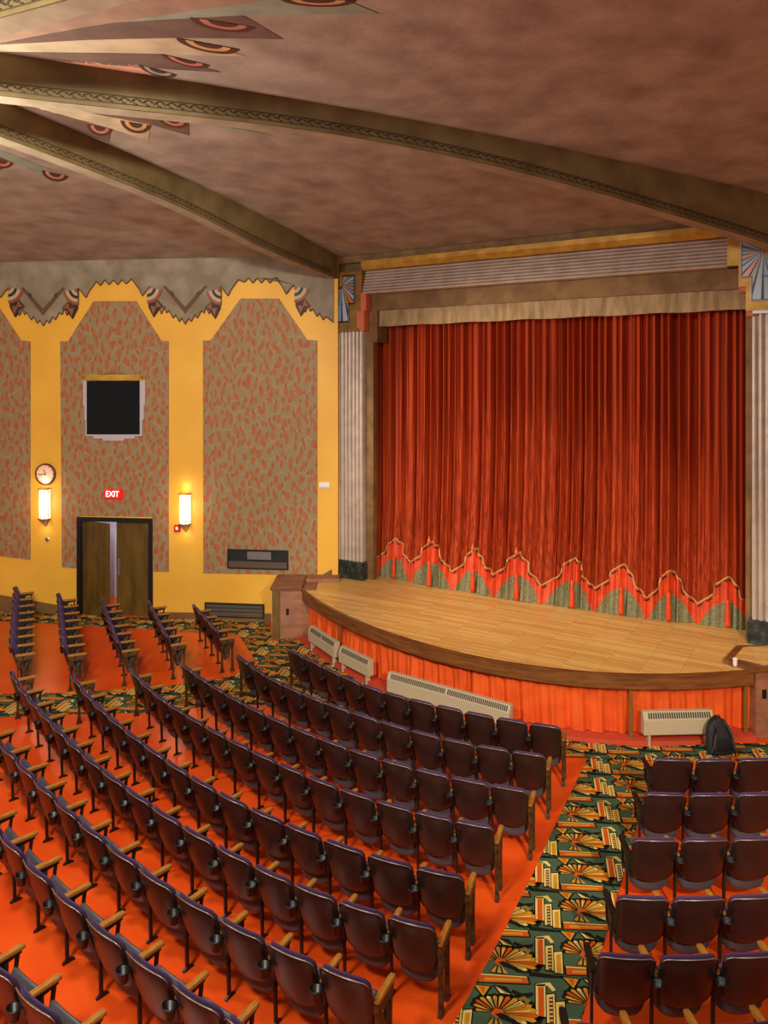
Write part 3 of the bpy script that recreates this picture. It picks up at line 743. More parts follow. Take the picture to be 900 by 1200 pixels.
# end piers
def pier(px0, px1, ybase, W_away, label, sg):
    a = P(px0, ybase); b_ = P(px1, ybase)
    return a, b_
A = P(319, 749); Bq = P(353, 750)
t = thing('stage_pier', 'worn boxed pier with olive corner post at the left end of stage', 'pier', (A.x, A.y, 0), 0.0, 'piers at the stage ends')
wd = Bq.x - A.x; dp = LW.o.y - 0.121*(A.x + 7.73) - A.y - 0.12
zt1 = 1.12
obj('pier_body', B(0.16, wd + 0.3, 0.0, dp, 0, zt1 - 0.06, bev=0.01), 'pier_pink', t)
obj('corner_post', B(0.0, 0.17, -0.03, dp, 0, zt1 - 0.06, bev=0.01), 'olive_wood', t)
obj('pier_cap', B(-0.04, wd + 0.02, -0.06, dp, zt1 - 0.06, zt1, bev=0.01), 'fascia', t)
obj('cap_top', B(-0.02, wd, -0.04, dp - 0.02, zt1, zt1 + 0.012, bev=0.004), 'pier_pink', t); obj('rear_ledge', B(wd + 0.025, wd + 0.78, dp - 0.40, dp - 0.02, SZ + 0.002, zt1 + 0.01, bev=0.008), 'pier_pink', t)
obj('socket_plate', B(0.30, 0.36, -0.012, 0.0, 0.52, 0.66, bev=0.003), 'black', t)
A = P(886, 866); e2 = Vector((PW.e.x, PW.e.y, 0))
t = thing('stage_pier', 'boxed wooden pier with dark cap at the right end of stage', 'pier', (A.x, A.y, 0), 0.12, 'piers at the stage ends')
obj('pier_body', B(0.0, 1.6, 0.0, 0.9, 0, zt1 - 0.08, bev=0.01), 'pier_pink', t)
obj('pier_cap', PR([(-0.06, -0.05), (1.7, -0.05), (1.7, 0.95), (0.25, 0.95), (-0.32, 0.38)], zt1 - 0.08, zt1, 'z', bev=0.01), 'fascia', t)
obj('cap_inlay', PR([(0.16, 0.05), (1.6, 0.05), (1.6, 0.85), (0.32, 0.85), (-0.12, 0.40)], zt1, zt1 + 0.004, 'z'), planks(0.5), t)
obj('socket_plate', B(0.10, 0.17, -0.012, 0.0, 0.62, 0.76, bev=0.003), 'black', t)
# paper cup
cpos = P(861.5, 780, zt1)
t = thing('paper_cup', 'white paper cup on the right corner of the stage', 'cup', cpos)
bm = bmesh.new(); lathe(bm, [(0.028, 0.0), (0.036, 0.11), (0.033, 0.11), (0.026, 0.006)], 18, cap=True); obj('cup_body', bm, 'white', t, smooth=False)
bm = bmesh.new(); tube(bm, [(0.037*math.cos(2*PI*k/18), 0.037*math.sin(2*PI*k/18), 0.11) for k in range(18)], 0.003, 6, closed=True); obj('cup_lip', bm, 'white', t, smooth=True)

# ------------------------------------------------------------------ carpet
def clip_poly(poly, quad):
    """Sutherland-Hodgman against a convex counter-clockwise polygon"""
    for a, b_ in zip(quad, quad[1:] + quad[:1]):
        out = []; ex, ey = b_[0]-a[0], b_[1]-a[1]
        f = lambda p: ex*(p[1]-a[1]) - ey*(p[0]-a[0])
        for p, q in zip(poly, poly[1:] + poly[:1]):
            fp, fq = f(p), f(q)
            if fp >= 0: out.append(p)
            if fp*fq < 0: u = fp/(fp-fq); out.append((p[0] + (q[0]-p[0])*u, p[1] + (q[1]-p[1])*u))
        poly = out
        if len(poly) < 3: return []
    return poly
CM = ['c_green', 'c_black', 'c_gold', 'c_cream', 'c_rust', 'c_olive', 'c_plum']
def motif():
    out = []                                         # (layer, material index, polygon)
    def add(l, m, *p): out.append((l, m, list(p)))
    # sunburst
    cx, cy = 0.49, 0.31
    rays = [(-30, .20), (-17, .27), (-5, .34), (6, .36), (17, .36), (28, .34), (40, .31), (53, .28), (67, .25), (82, .23), (98, .22), (115, .22), (132, .23), (148, .23), (164, .22), (180, .19)]
    for i, (a, l) in enumerate(rays):
        a = math.radians(a); w = math.radians(7.5)
        fx, fy = 1.0, 0.86
        def q(r, t): return (cx + r*math.cos(t)*fx, cy + r*math.sin(t)*fy)
        add(1, 1, q(0.0, a), q(l*1.08, a - w*1.15), q(l*1.14, a), q(l*1.08, a + w*1.15))
        add(2, (2, 3, 2, 4, 2)[i % 5], q(0.05, a), q(l*0.92, a - w*0.72), q(l, a), q(l*0.92, a + w*0.72))
        add(3, (4, 5, 2, 4, 3)[i % 5], q(0.07, a), q(l*0.8, a - w*0.3), q(l*0.86, a + w*0.25))
    add(3, 4, (cx-.055, cy-.02), (cx, cy-.06), (cx+.06, cy-.03), (cx+.05, cy+.035), (cx-.02, cy+.05))
    add(4, 1, (cx-.02, cy-.02), (cx+.03, cy-.06), (cx+.26, cy-.13), (cx+.16, cy-.05), (cx+.03, cy+.005))
    for dx in (-.06, .0, .06):
        add(1, 1, (cx+dx*.4-.02, cy-.05), (cx+dx-.035, cy-.155), (cx+dx+.035, cy-.16)); add(2, 2, (cx+dx*.4-.01, cy-.06), (cx+dx-.022, cy-.145), (cx+dx+.022, cy-.148))
    # stepped blocks
    def bar(x, y0, y1, w, m):
        add(1, 1, (x-.02, y0-.02), (x+w+.02, y0-.02), (x+w+.02, y1+.03), (x-.02, y1+.0)); add(2, 3, (x-.008, y0), (x+w+.008, y0), (x+w+.008, y1+.012), (x-.008, y1-.01)); add(3, m, (x+.012, y0), (x+w-.006, y0), (x+w-.006, y1-.022), (x+.012, y1-.038))
    bar(.03, .10, .46, .07, 4); bar(.125, .04, .36, .055, 6); bar(.205, .02, .29, .06, 2)
    add(2, 3, (.03, .46), (.15, .50), (.20, .42), (.17, .40), (.13, .455), (.03, .43))
    for k in range(6): add(4, 3, (.14, .06+k*.045), (.168, .065+k*.045), (.168, .08+k*.045), (.14, .075+k*.045))
    # slanting bar below the burst
    add(1, 1, (.29, .00), (.78, .07), (.76, .17), (.28, .12)); add(2, 4, (.305, .018), (.76, .085), (.745, .15), (.30, .105)); add(3, 2, (.36, .045), (.70, .095), (.69, .125), (.36, .08)); add(3, 3, (.30, .105), (.745, .15), (.74, .162), (.30, .118))
    # shards at the top
    add(1, 1, (.24, .60), (.36, .44), (.44, .60)); add(2, 2, (.27, .585), (.36, .47), (.41, .59)); add(3, 4, (.31, .575), (.36, .50), (.37, .58))
    add(1, 1, (.43, .62), (.50, .52), (.63, .52), (.56, .62)); add(2, 3, (.46, .605), (.51, .535), (.60, .535)); add(3, 5, (.48, .60), (.55, .54), (.59, .54))
    add(1, 1, (-.04, .54), (.12, .55), (.27, .57), (.27, .60), (.1, .60), (-.04, .60)); add(1, 1, (.6, .56), (.72, .50), (.80, .56), (.8, .60), (.7, .565), (.62, .60))
    add(2, 5, (.66, .50), (.74, .44), (.78, .50), (.72, .54))
    return out
MOT = motif()
CA, SA = math.cos(math.radians(11)), math.sin(math.radians(11))
back = lambda x, y: (x*CA + y*SA, -x*SA + y*CA)
def carpet(quads, name, label, cat, z=0.006):
    ctr = Vector((sum(p[0] for q in quads for p in q)/sum(len(q) for q in quads), sum(p[1] for q in quads for p in q)/sum(len(q) for q in quads)))
    bm = bmesh.new()
    for q in quads:
        q = [(p[0]*CA - p[1]*SA, p[0]*SA + p[1]*CA) for p in q]
        area = sum(a[0]*b_[1] - b_[0]*a[1] for a, b_ in zip(q, q[1:] + q[:1]))
        if area < 0: q = q[::-1]
        prism(bm, [(back(*p)[0]-ctr.x, back(*p)[1]-ctr.y) for p in q], 0.0005, z, 0, 'z')
        x0, x1 = min(p[0] for p in q), max(p[0] for p in q); y0, y1 = min(p[1] for p in q), max(p[1] for p in q)
        for j in range(int(math.floor(x0/.80)) - 1, int(x1/.80) + 2):
            for i in range(int(math.floor(y0/.61)) - 3, int(y1/.61) + 3):
                ox, oy = j*.80, i*.61 + (j % 5)*.244
                if ox > x1 + .1 or ox + .85 < x0 or oy > y1 + .1 or oy + .65 < y0: continue
                for l, m, poly in MOT:
                    c_ = clip_poly([(x + ox, y + oy) for x, y in poly], q)
                    if len(c_) >= 3:
                        try: bm.faces.new([bm.verts.new((x - ctr.x, y - ctr.y, z + 0.0007*l)) for x, y in [back(*v) for v in c_]]).material_index = m
                        except ValueError: pass
    for f in bm.faces:
        if f.normal.z < 0 and all(v.co.z > z for v in f.verts): f.normal_flip()
    return tag(obj(name, bm, CM, loc=(ctr.x, ctr.y, 0)), label, cat)
Lb = [(500, 1262), (532, 1200), (580, 1112), (622, 1030), (658, 952), (689, 888)]
Rb = [(655, 1262), (680, 1200), (712, 1090), (735, 1010), (752, 945), (768, 892)]
Lp = [P(*p) for p in Lb]; Rp = [P(*p) for p in Rb]
curbline = [Vector((p.x, p.y, 0)) for p in inset(EDGE, -0.12)]
quads = [[Lp[i], Rp[i], Rp[i+1], Lp[i+1]] for i in range(len(Lp) - 1)]
carpet(quads, 'aisle_carpet', 'green and gold patterned carpet down the aisle between middle and right seats', 'carpet')
# strip in front of the stage
front_in = [P(*p) for p in [(312, 790), (340, 812), (400, 838), (470, 858), (545, 874), (620, 886), (689, 889), (768, 892.5), (850, 893), (930, 893)]]
px_of = lambda p: CX + F*p.x/p.y
outs = []
for p in front_in:
    d = min(curbline, key=lambda c: abs((c.x - p.x)*0 + px_of(c) - (px_of(p)*0.86 + 0.14*px_of(p) + (20 if px_of(p) < 560 else 4)))); outs.append(d)
outs[-1] = outs[-2] + (front_in[-1] - front_in[-2])
quads = [[front_in[i], front_in[i+1], outs[i+1], outs[i]] for i in range(len(outs) - 1)]
carpet(quads, 'front_carpet', 'green and gold patterned carpet strip along the foot of the stage', 'carpet')
# corner and wall strip, cross aisle
wallp = lambda px: LW.w(LW.s(px)[0], -0.05)
quads = [[P(-220, 716), P(93, 733), wallp(93), wallp(-220)], [P(93, 733), P(250, 742), wallp(250), wallp(93)], [P(250, 742), P(280, 744), wallp(316), wallp(250)],
         [P(280, 744), P(301, 777), P(319, 752), wallp(316)], [P(301, 777), front_in[0], outs[0], P(319, 752)]]
carpet(quads, 'corner_carpet', 'patterned carpet along the side wall and into the corner by the left stage pier', 'carpet')
quads = [[P(-300, 855), P(60, 838), P(70, 812), P(-300, 820)], [P(60, 838), P(180, 835), P(185, 806), P(70, 812)], [P(180, 835), P(262, 826), P(268, 794), P(185, 806)], [P(262, 826), P(330, 826), P(312, 790.5), P(300, 778)], [P(262, 826), P(300, 778), P(268, 794)]]
carpet(quads, 'cross_aisle_carpet', 'patterned carpet across the aisle between far left and middle seats', 'carpet')

# ------------------------------------------------------------------ theatre seats
def padded(bm, hw, z0, z1, y_of, th, curve, corner, nu=12, nv=9, sag=0.0, bottom_round=1.0):
    """rounded padded panel: half width hw, y_of(z) centre line, curve pushes the middle backwards, th thickness"""
    front, rear = [], []
    for j in range(nv + 1):
        v = j/nv; v = 0.5 - 0.5*math.cos(PI*v)
        z = z0 + (z1 - z0)*v; r = corner; w = hw
        if z1 - z < r: w = hw - r + math.sqrt(max(0, r*r - (r - (z1 - z))**2))
        rb = r*bottom_round
        if z - z0 < rb: w = min(w, hw - rb + math.sqrt(max(0, rb*rb - (rb - (z - z0))**2)))
        w = max(w, hw*0.25) - 0.012*(1 - v)
        fr_, re_ = [], []
        for i in range(nu + 1):
            u = -1 + 2*i/nu; x = w*u; zz = z + (0.012*math.cos(x*9) if v > 0.9 else 0) + sag*(1 - v)**2*(x/hw)**2
            y = y_of(z) - curve*(1 - (x/hw)**2)
            e = min(1, (1 - abs(u))*5, v*6, (1 - v)*6)**0.5
            fr_.append((x, y + th*0.5*e + 0.003, zz)); re_.append((x, y - th*0.5*e - 0.003, zz))
        front.append(fr_); rear.append(re_)
    A = grid(bm, front); Bq = grid(bm, rear)
    loopA = A[0] + [r[-1] for r in A[1:]] + A[-1][-2::-1] + [r[0] for r in A[-2:0:-1]]
    loopB = Bq[0] + [r[-1] for r in Bq[1:]] + Bq[-1][-2::-1] + [r[0] for r in Bq[-2:0:-1]]
    n = len(loopA)
    for i in range(n): bm.faces.new((loopA[i], loopA[(i+1) % n], loopB[(i+1) % n], loopB[i]))
def yback(z): return -0.17 + (0.85 - z)*0.30
def mesh_of(bm, mats, smooth=True):
    o = obj('tmp', bm, mats, smooth=smooth); me = o.data; bpy.data.objects.remove(o); return me
SM = {}
bm = bmesh.new(); padded(bm, 0.238, 0.335, 0.838, lambda z: yback(z) - 0.022, 0.022, 0.045, 0.06, sag=0.05, bottom_round=1.3); SM['back_shell'] = mesh_of(bm, 'shell')
bm = bmesh.new(); padded(bm, 0.222, 0.40, 0.849, lambda z: yback(z) + 0.012, 0.038, 0.045, 0.07); SM['back_cushion'] = mesh_of(bm, 'purple')
bm = bmesh.new(); padded(bm, 0.220, 0.17, 0.57, lambda z: 0.055 + (z - 0.2)*0.10, 0.07, 0.03, 0.09, sag=0.05, bottom_round=1.2); SM['seat_pan'] = mesh_of(bm, 'vinyl')
bm = bmesh.new(); pts = []
for i in range(25):
    x = -0.230 + 0.46*i/24; e = max(0, abs(x) - 0.166); z = 0.835 - (0.07 - math.sqrt(max(0, 0.07**2 - e*e))) + 0.012*math.cos(x*9)
    pts.append((x, yback(z) - 0.030 - 0.045*(1 - (x/0.232)**2), z))
tube(bm, pts, 0.0055, 6); SM['metal_rim'] = mesh_of(bm, 'rim')
def side_frame():
    bm = bmesh.new()
    prism(bm, [(-0.075, 0), (0.045, 0), (0.045, 0.014), (-0.012, 0.035), (-0.022, 0.40), (0.03, 0.57), (0.18, 0.59), (0.18, 0.62), (-0.10, 0.62), (-0.10, 0.58), (-0.055, 0.40), (-0.042, 0.035), (-0.075, 0.014)], -0.011, 0.011, axis='x')
    prism(bm, [(0.11, 0.42), (0.14, 0.42), (0.165, 0.60), (0.135, 0.60)], -0.010, 0.010, axis='x')
    prism(bm, [(-0.035, 0.385), (0.135, 0.405), (0.135, 0.435), (-0.035, 0.42)], -0.010, 0.010, axis='x')
    return bm
SM['leg'] = mesh_of(side_frame(), 'iron', False)
def aisle_frame():
    bm = bmesh.new()
    for y0, y1 in ((-0.10, -0.05), (0.10, 0.15)):
        prism(bm, [(y0 - 0.02, 0), (y1 + 0.02, 0), (y1 + 0.01, 0.03), (y1 - 0.005, 0.08), (y1 - 0.012, 0.34), (y1 + 0.005, 0.60), (y0 - 0.005, 0.60), (y0 + 0.012, 0.34), (y0 + 0.005, 0.08), (y0 - 0.01, 0.03)], -0.022, 0.022, axis='x')
    prism(bm, [(-0.11, 0.53), (0.16, 0.53), (0.17, 0.62), (-0.12, 0.62)], -0.024, 0.024, axis='x')
    prism(bm, [(-0.05, 0.50), (-0.005, 0.36), (0.055, 0.36), (0.10, 0.50), (0.07, 0.50), (0.04, 0.39), (0.01, 0.39), (-0.02, 0.50)], -0.018, 0.018, axis='x')
    return bm
SM['aisle_leg'] = mesh_of(aisle_frame(), 'bronze', False)
SM['armrest'] = mesh_of(PR([(-0.028, -0.12), (0.028, -0.12), (0.031, 0.16), (0.022, 0.21), (-0.022, 0.21), (-0.031, 0.16)], 0.62, 0.652, 'z', bev=0.007), 'arm', False)
SM['dark_armrest'] = SM['armrest'].copy(); SM['dark_armrest'].materials[0] = M['iron']
bm = bmesh.new(); lathe(bm, [(0.038, -0.085), (0.049, 0.0), (0.056, 0.004), (0.056, 0.013), (0.045, 0.013), (0.034, -0.08)], 16, (0, -0.05, 0)); 
tube(bm, [(0, -0.005, -0.02), (0.0, 0.02, -0.03), (0.0, 0.07, -0.06)], 0.010, 6); SM['cup_holder'] = mesh_of(bm, 'cup_black')

NSEAT = [0]
def part(name, parent, loc=(0, 0, 0), mesh=None):
    o = bpy.data.objects.new(name, SM[mesh or name]); COL.objects.link(o); o.parent = parent; o.location = loc; return o
ORD = ['zeroth', 'first', 'second', 'third', 'fourth', 'fifth', 'sixth', 'seventh', 'eighth', 'ninth', 'tenth', 'eleventh', 'twelfth', 'thirteenth', 'fourteenth', 'fifteenth', 'sixteenth', 'seventeenth']
def spline(pts, n):
    return catmull([Vector(p) for p in pts], n)
def seat_row(bound, label_of, group, first_end, last_end, first_arm='armrest'):
    """bound: world points of the seat boundaries (on the line of the back tops), left to right seen from behind"""
    N = len(bound) - 1
    for i in range(N):
        a, b_ = bound[i], bound[i+1]; d = (b_ - a); d.z = 0; L = d.length; d.normalize(); fc = Vector((-d.y, d.x, 0))
        m = (a + b_)/2; r = m + fc*0.17
        t = thing('theatre_seat', label_of(i), 'theatre seat', (r.x, r.y, 0), math.atan2(d.y, d.x), group)
        t.scale = (min(max(L/0.5, 0.9), 1.2), 1, 1)
        for n_ in ('back_shell', 'back_cushion', 'seat_pan'): part(n_, t)
        part('metal_rim', t)
        part('aisle_leg' if (i == 0 and first_end) else 'leg', t, (-0.25, 0, 0)); part('armrest', t, (-0.25, 0, 0), first_arm if i == 0 else 'armrest')
        if i == N - 1:
            part('aisle_leg' if last_end else 'leg', t, (0.25, 0, 0)); part('armrest', t, (0.25, 0, 0))
        else: part('cup_holder', t, (0.247, -0.135, 0.615))
        NSEAT[0] += 1
def smooth_pts(b, it=2):
    b = [p.copy() for p in b]
    for _ in range(it): b = [b[0]] + [(b[i-1] + b[i]*2 + b[i+1])/4 for i in range(1, len(b)-1)] + [b[-1]]
    return b
ROWS = [
 [(336,758),(357,768),(378,779),(399,789),(422,800),(448,809),(478,817),(509,824),(543,832),(580,839),(620,846),(659,851)],
 [(276,763),(293,777),(311,790),(331,800),(353,810),(380,821),(411,832),(445,843),(480,853),(516,863),(557,871),(599,878),(641,884)],
 [(212,774),(227,786),(244,798),(262,809),(285,822),(310,835),(339,848),(374,862),(408,875),(446,887),(484,898),(527,908),(575,917),(620,925)],
 [(153,780),(164,794),(179,808),(196,821),(217,834),(239,847),(265,862),(294,876),(324,890),(358,906),(397,921),(440,935),(484,948),(533,959),(580,967)],
 [(85,787),(95,803),(109,819),(126,835),(146,851),(168,868),(193,886),(221,905),(253,924),(291,943),(333,961),(377,979),(428,998),(487,1014),(546,1025)],
 [(13,782),(21,798),(33,813),(46,828),(60,843),(77,860),(96,879),(119,898),(147,918),(177,940),(212,963),(252,986),(296,1009),(343,1032),(395,1051),(453,1070),(513,1084)],
 [(-17,847),(1,866),(20,887),(40,908),(64,931),(91,956),(124,982),(162,1011),(204,1041),(255,1070),(311,1099),(373,1126),(437,1149)],
 [(-22,944),(0,969),(26,998),(60,1032),(100,1067),(147,1106),(200,1145),(262,1183),(332,1222)],
 [(-58,1075),(-25,1108),(18,1145),(69,1190),(130,1240)],
]
names = ['front', 'second', 'third', 'fourth', 'fifth', 'sixth', 'seventh', 'eighth', 'rearmost']
for k, pk_ in enumerate(ROWS):
    b = smooth_pts([P(x, y, 0.85) for x, y in pk_], 1); N = len(b) - 1
    def lab(i, k=k, N=N):
        if k >= 7:
            w = 'at the left edge' if i == 0 else ORD[i+1] + ' from the left edge'
            return f'theatre seat in the {names[k]} row of the middle block, {w}'
        n = N - i; w = 'on the patterned aisle' if n == 1 else ORD[n] + ' from the patterned aisle'
        return f'theatre seat in the {names[k]} row of the middle block, {w}'
    seat_row(b, lab, 'theatre seats of the middle block', k < 6, k < 7)
FR = [((30,695),(28,767),8), ((80,703),(89,767),7), ((130,709),(152,762),6), ((185,712),(209,755),5), ((237,716),(266,748),4)]
for k, (fa, ne, n) in enumerate(FR):
    A, Bq = P(*fa, 0.64), P(*ne, 0.64); d = (Bq - A).normalized(); fc = Vector((-d.y, d.x, 0))
    b = [A + (Bq - A)*i/n - fc*0.19 + fc*0.10*math.sin(PI*i/n)*0 for i in range(n + 1)]
    rn = ['rearmost', 'fourth', 'third', 'second', 'front'][k]
    def lab(i, rn=rn, n=n):
        q = n - i; w = 'on the cross aisle' if q == 1 else ORD[q] + ' from the cross aisle'
        return f'theatre seat in the {rn} row of the far left block, {w}'
    seat_row(b, lab, 'theatre seats of the far left block', False, True)
RR = [[(764,887),(814,888.5),(863,888),(912,887)], [(753,927),(806,928.5),(861,928),(915,927)], [(739,980),(797,981),(856,980),(916,978)],
      [(720,1047),(786,1049.5),(852,1048),(918,1045)], [(697,1114),(771,1118),(845,1116),(920,1112)], [(668,1196),(750,1201),(832,1199),(914,1194)]]
for k, pk_ in enumerate(RR):
    b = [P(x, y, 0.85) for x, y in pk_]
    def lab(i, k=k):
        w = ['on the patterned aisle', 'second from the patterned aisle', 'third from the patterned aisle'][i]
        return f'theatre seat in the {["front", "second", "third", "fourth", "fifth", "sixth"][k]} row of the right block, {w}'
    seat_row(b, lab, 'theatre seats of the right block', False, False, 'dark_armrest')

# ------------------------------------------------------------------ things on the side wall
t = wthing('framed_screen', 'black screen in a stepped silver deco frame high on the side wall', 'screen', 133.5, 512, LW, -0.02)
s0 = LW.s(133.5, -0.02)[0]; zz = LW.sz(133.5, 512, -0.02)[1]
def T(px, py): a = LW.sz(px, py, -0.05); return (a[0] - s0, a[1] - zz)
outer = [(96, 447), (98, 447), (98, 475), (99.5, 475), (99.5, 492), (101, 492), (101, 511), (110, 511), (110, 514), (121, 514), (121, 516.5), (146, 516.5), (146, 514), (158, 514), (158, 511), (167, 511), (167, 492), (169, 492), (169, 475), (170.5, 475), (170.5, 447), (171, 447), (171, 439), (96, 439)]
obj('frame', PR([T(*p) for p in outer], -0.06, 0.0), 'silver', t)
obj('dark_panel', PR([T(102.5, 446), T(164.5, 446), T(164.5, 509), T(102.5, 509)], -0.068, -0.05), 'screen', t)
hd = obj('gold_header', PR([T(96, 439), T(171, 439), T(171, 446), T(96, 446)], -0.085, -0.02, bev=0.01), 'gold', t)
for px in (99, 168):
    bm = bmesh.new(); lathe(bm, [(0.05, -0.08), (0.05, -0.1), (0.03, -0.105), (0.015, -0.1)], 12, (T(px, 442)[0], 0, T(px, 442)[1]), 0, 'y'); obj('rosette', bm, 'old_gold', hd)
bm = bmesh.new(); prism(bm, [T(118, 439), T(150, 439), T(140, 436.5), T(134, 435.5), T(128, 436.5)], -0.07, -0.02)
obj('header_crest', bm, 'old_gold', hd)

def sconce(px, y0, y1, label):
    t = wthing('wall_sconce', label, 'wall lamp', px, y1, LW, 0.0, 'lit wall sconces on the yellow wall')
    Y = LW.s(px)[1]; h = (y1 - y0)*Y/F; w = 0.125
    bm = bmesh.new(); prism(bm, [(-w, -0.02), (-w*0.9, -0.10), (-w*0.4, -0.15), (w*0.4, -0.15), (w*0.9, -0.10), (w, -0.02)], 0.0, h, axis='z'); g = obj('glass_shade', bm, 'lamp_glass', t)
    bm = bmesh.new()
    for x in (-w*0.92, -w*0.42, w*0.42, w*0.92): tube(bm, [(x, -0.155 if abs(x) < w*0.6 else -0.105, 0), (x, -0.155 if abs(x) < w*0.6 else -0.105, h)], 0.008, 5)
    for z in (0.06, h - 0.06): tube(bm, [(-w, -0.03, z), (-w*0.9, -0.105, z), (-w*0.4, -0.155, z), (w*0.4, -0.155, z), (w*0.9, -0.105, z), (w, -0.03, z)], 0.006, 5)
    obj('metal_ribs', bm, 'silver', g)
    obj('top_cap', B(-w*1.1, w*1.1, -0.16, 0.0, h, h + 0.04, bev=0.008), 'gold', t)
    bm = bmesh.new(); grid(bm, [[(-w*1.1, 0, 0), (-w*1.1, -0.16, 0), (w*1.1, -0.16, 0), (w*1.1, 0, 0), (-w*1.1, 0, 0)], [(-w*0.6, 0, -0.08), (-w*0.6, -0.1, -0.08), (w*0.6, -0.1, -0.08), (w*0.6, 0, -0.08), (-w*0.6, 0, -0.08)], [(-0.015, 0, -0.2), (-0.015, -0.03, -0.2), (0.015, -0.03, -0.2), (0.015, 0, -0.2), (-0.015, 0, -0.2)]])
    bmesh.ops.holes_fill(bm, edges=bm.edges[:]); obj('bottom_bracket', bm, 'old_gold', t)
    s, z = LW.sz(px, (y0 + y1)/2)
    for off_, zo, e in ((-0.42, 0.0, 9), (-0.15, h*0.5 + 0.16, 2.6), (-0.14, -h*0.5 - 0.26, 0.8)):
        l = bpy.data.lights.new('sconce light', 'POINT'); l.energy = e; l.color = (1.0, 0.74, 0.52); l.shadow_soft_size = 0.06
        lo = bpy.data.objects.new('sconce_light', l); COL.objects.link(lo); lo.location = LW.w(s, off_, z + zo)
        lo.parent = t; lo.matrix_parent_inverse = Matrix.Identity(4)
        lo.location = (0, off_, (z + zo) - LW.sz(px, y1)[1])
sconce(54, 573, 607, 'lit white wall sconce beneath the round clock')
sconce(218, 579, 613, 'lit white wall sconce above the red alarm box')

t = wthing('wall_clock', 'round wall clock with brown rim above the left sconce', 'clock', 54, 555.5)
R = 12.6*LW.s(54)[1]/F
bm = bmesh.new(); lathe(bm, [(R, 0), (R, -0.05), (R*0.95, -0.065), (R*0.86, -0.06), (R*0.85, -0.03)], 36, axis='y', cap=False); obj('rim', bm, 'wood_rim', t, smooth=True)
bm = bmesh.new(); lathe(bm, [(R*0.9, -0.001), (R*0.9, -0.035)], 36, axis='y'); fcz = obj('face', bm, 'clock_face', t)
bm = bmesh.new()
for k in range(12):
    a = 2*PI*k/12; c_, s_ = math.cos(a), math.sin(a); r0, r1, w = R*0.70, R*0.80, 0.008
    bm.faces.new([bm.verts.new((c_*r + s_*q, -0.038, s_*r - c_*q)) for r, q in ((r0, w), (r1, w), (r1, -w), (r0, -w))])
bmesh.ops.solidify(bm, geom=bm.faces[:], thickness=0.002); obj('hour_marks', bm, 'black', fcz)
for nm, a, l in (('hour_hand', math.radians(110), 0.45), ('minute_hand', math.radians(188), 0.66)):
    bm = bmesh.new(); tube(bm, [(-0.03*math.cos(a), -0.042, -0.03*math.sin(a)), (R*l*math.cos(a), -0.042, R*l*math.sin(a))], 0.008, 6); obj(nm, bm, 'black', t)

t = wthing('exit_sign', 'lit red EXIT sign above the double doors', 'sign', 134, 578.5, LW, -0.02)
w, h = 21*LW.s(134)[1]/F/2, 10.5*LW.s(134)[1]/F/2
obj('housing', B(-w, w, -0.10, 0.0, -h, h, bev=0.01), 'exit_red', t)
tb = text_bm('EXIT', 0.20, 0.003); bmesh.ops.translate(tb, verts=tb.verts, vec=(0, -0.104, 0)); bmesh.ops.scale(tb, verts=tb.verts, vec=(0.82, 1, 1)); obj('letters', tb, 'exit_white', t)

t = wthing('fire_alarm', 'small red fire alarm box below the right sconce', 'alarm', 208.5, 619)
obj('housing', B(-0.075, 0.075, -0.06, 0, -0.08, 0.08, bev=0.01), 'alarm', t)
obj('strobe', B(-0.03, 0.03, -0.08, -0.055, -0.03, 0.045, bev=0.006), 'white', t)
t = wthing('control_box', 'small white control box on the yellow wall beside the column', 'control box', 380.5, 568.5)
obj('housing', B(-0.125, 0.125, -0.05, 0, -0.07, 0.07, bev=0.012), 'white', t); obj('cover_lip', B(-0.11, 0.11, -0.058, -0.045, -0.055, -0.03, bev=0.004), 'silver', t)
t = wthing('wall_socket', 'tiny metal socket on yellow wall below the left sconce', 'socket', 55.5, 632)
bm = bmesh.new(); lathe(bm, [(0.055, 0), (0.055, -0.02), (0.045, -0.026)], 18, axis='y'); obj('plate', bm, 'steel', t); bm = bmesh.new(); lathe(bm, [(0.018, -0.02), (0.018, -0.034)], 12, axis='y'); obj('knob', bm, 'slot', t)
def vent(px0, px1, py0, py1, label, off, hood):
    a = LW.sz(px0, py1, off); b_ = LW.sz(px1, py0, off)
    t = thing('wall_vent', label, 'vent', LW.w(a[0], off, a[1]), LW.rot, 'dark slot vents low on the wall'); w, h = b_[0] - a[0], b_[1] - a[1]
    bm = bmesh.new(); f = 0.03
    box(bm, 0, w, -0.05, 0, 0, f); box(bm, 0, w, -0.05, 0, h - f, h); box(bm, 0, f, -0.05, 0, f, h - f); box(bm, w - f, w, -0.05, 0, f, h - f)
    obj('vent_frame', bm, 'void', t); obj('vent_back', B(f, w - f, -0.012, -0.001, f, h - f), 'void', t)
    if hood: obj('inner_hood', PR([(w*0.33, h*0.5), (w*0.72, h*0.5), (w*0.72, h*0.9), (w*0.33, h*0.9)], -0.035, -0.012), mat('grey duct', (112, 104, 100), 0.5), t); obj('inner_sill', B(f, w - f, -0.04, -0.012, f, h*0.38), mat('brown duct sill', (84, 68, 54), 0.6), t)
    else:
        for k in range(3): obj('louvre', PR([(-0.045, f + 0.02 + k*h*0.27), (-0.014, f + 0.07 + k*h*0.27), (-0.014, f + 0.085 + k*h*0.27), (-0.045, f + 0.035 + k*h*0.27)], f, w - f, 'x'), 'slot', t)
vent(267, 338, 645, 665.5, 'dark recessed slot in the patterned panel nearest the stage', -0.02, True)
vent(240.5, 310, 708, 722, 'long dark louvred vent just above the baseboard left of the stage', 0.0, False)

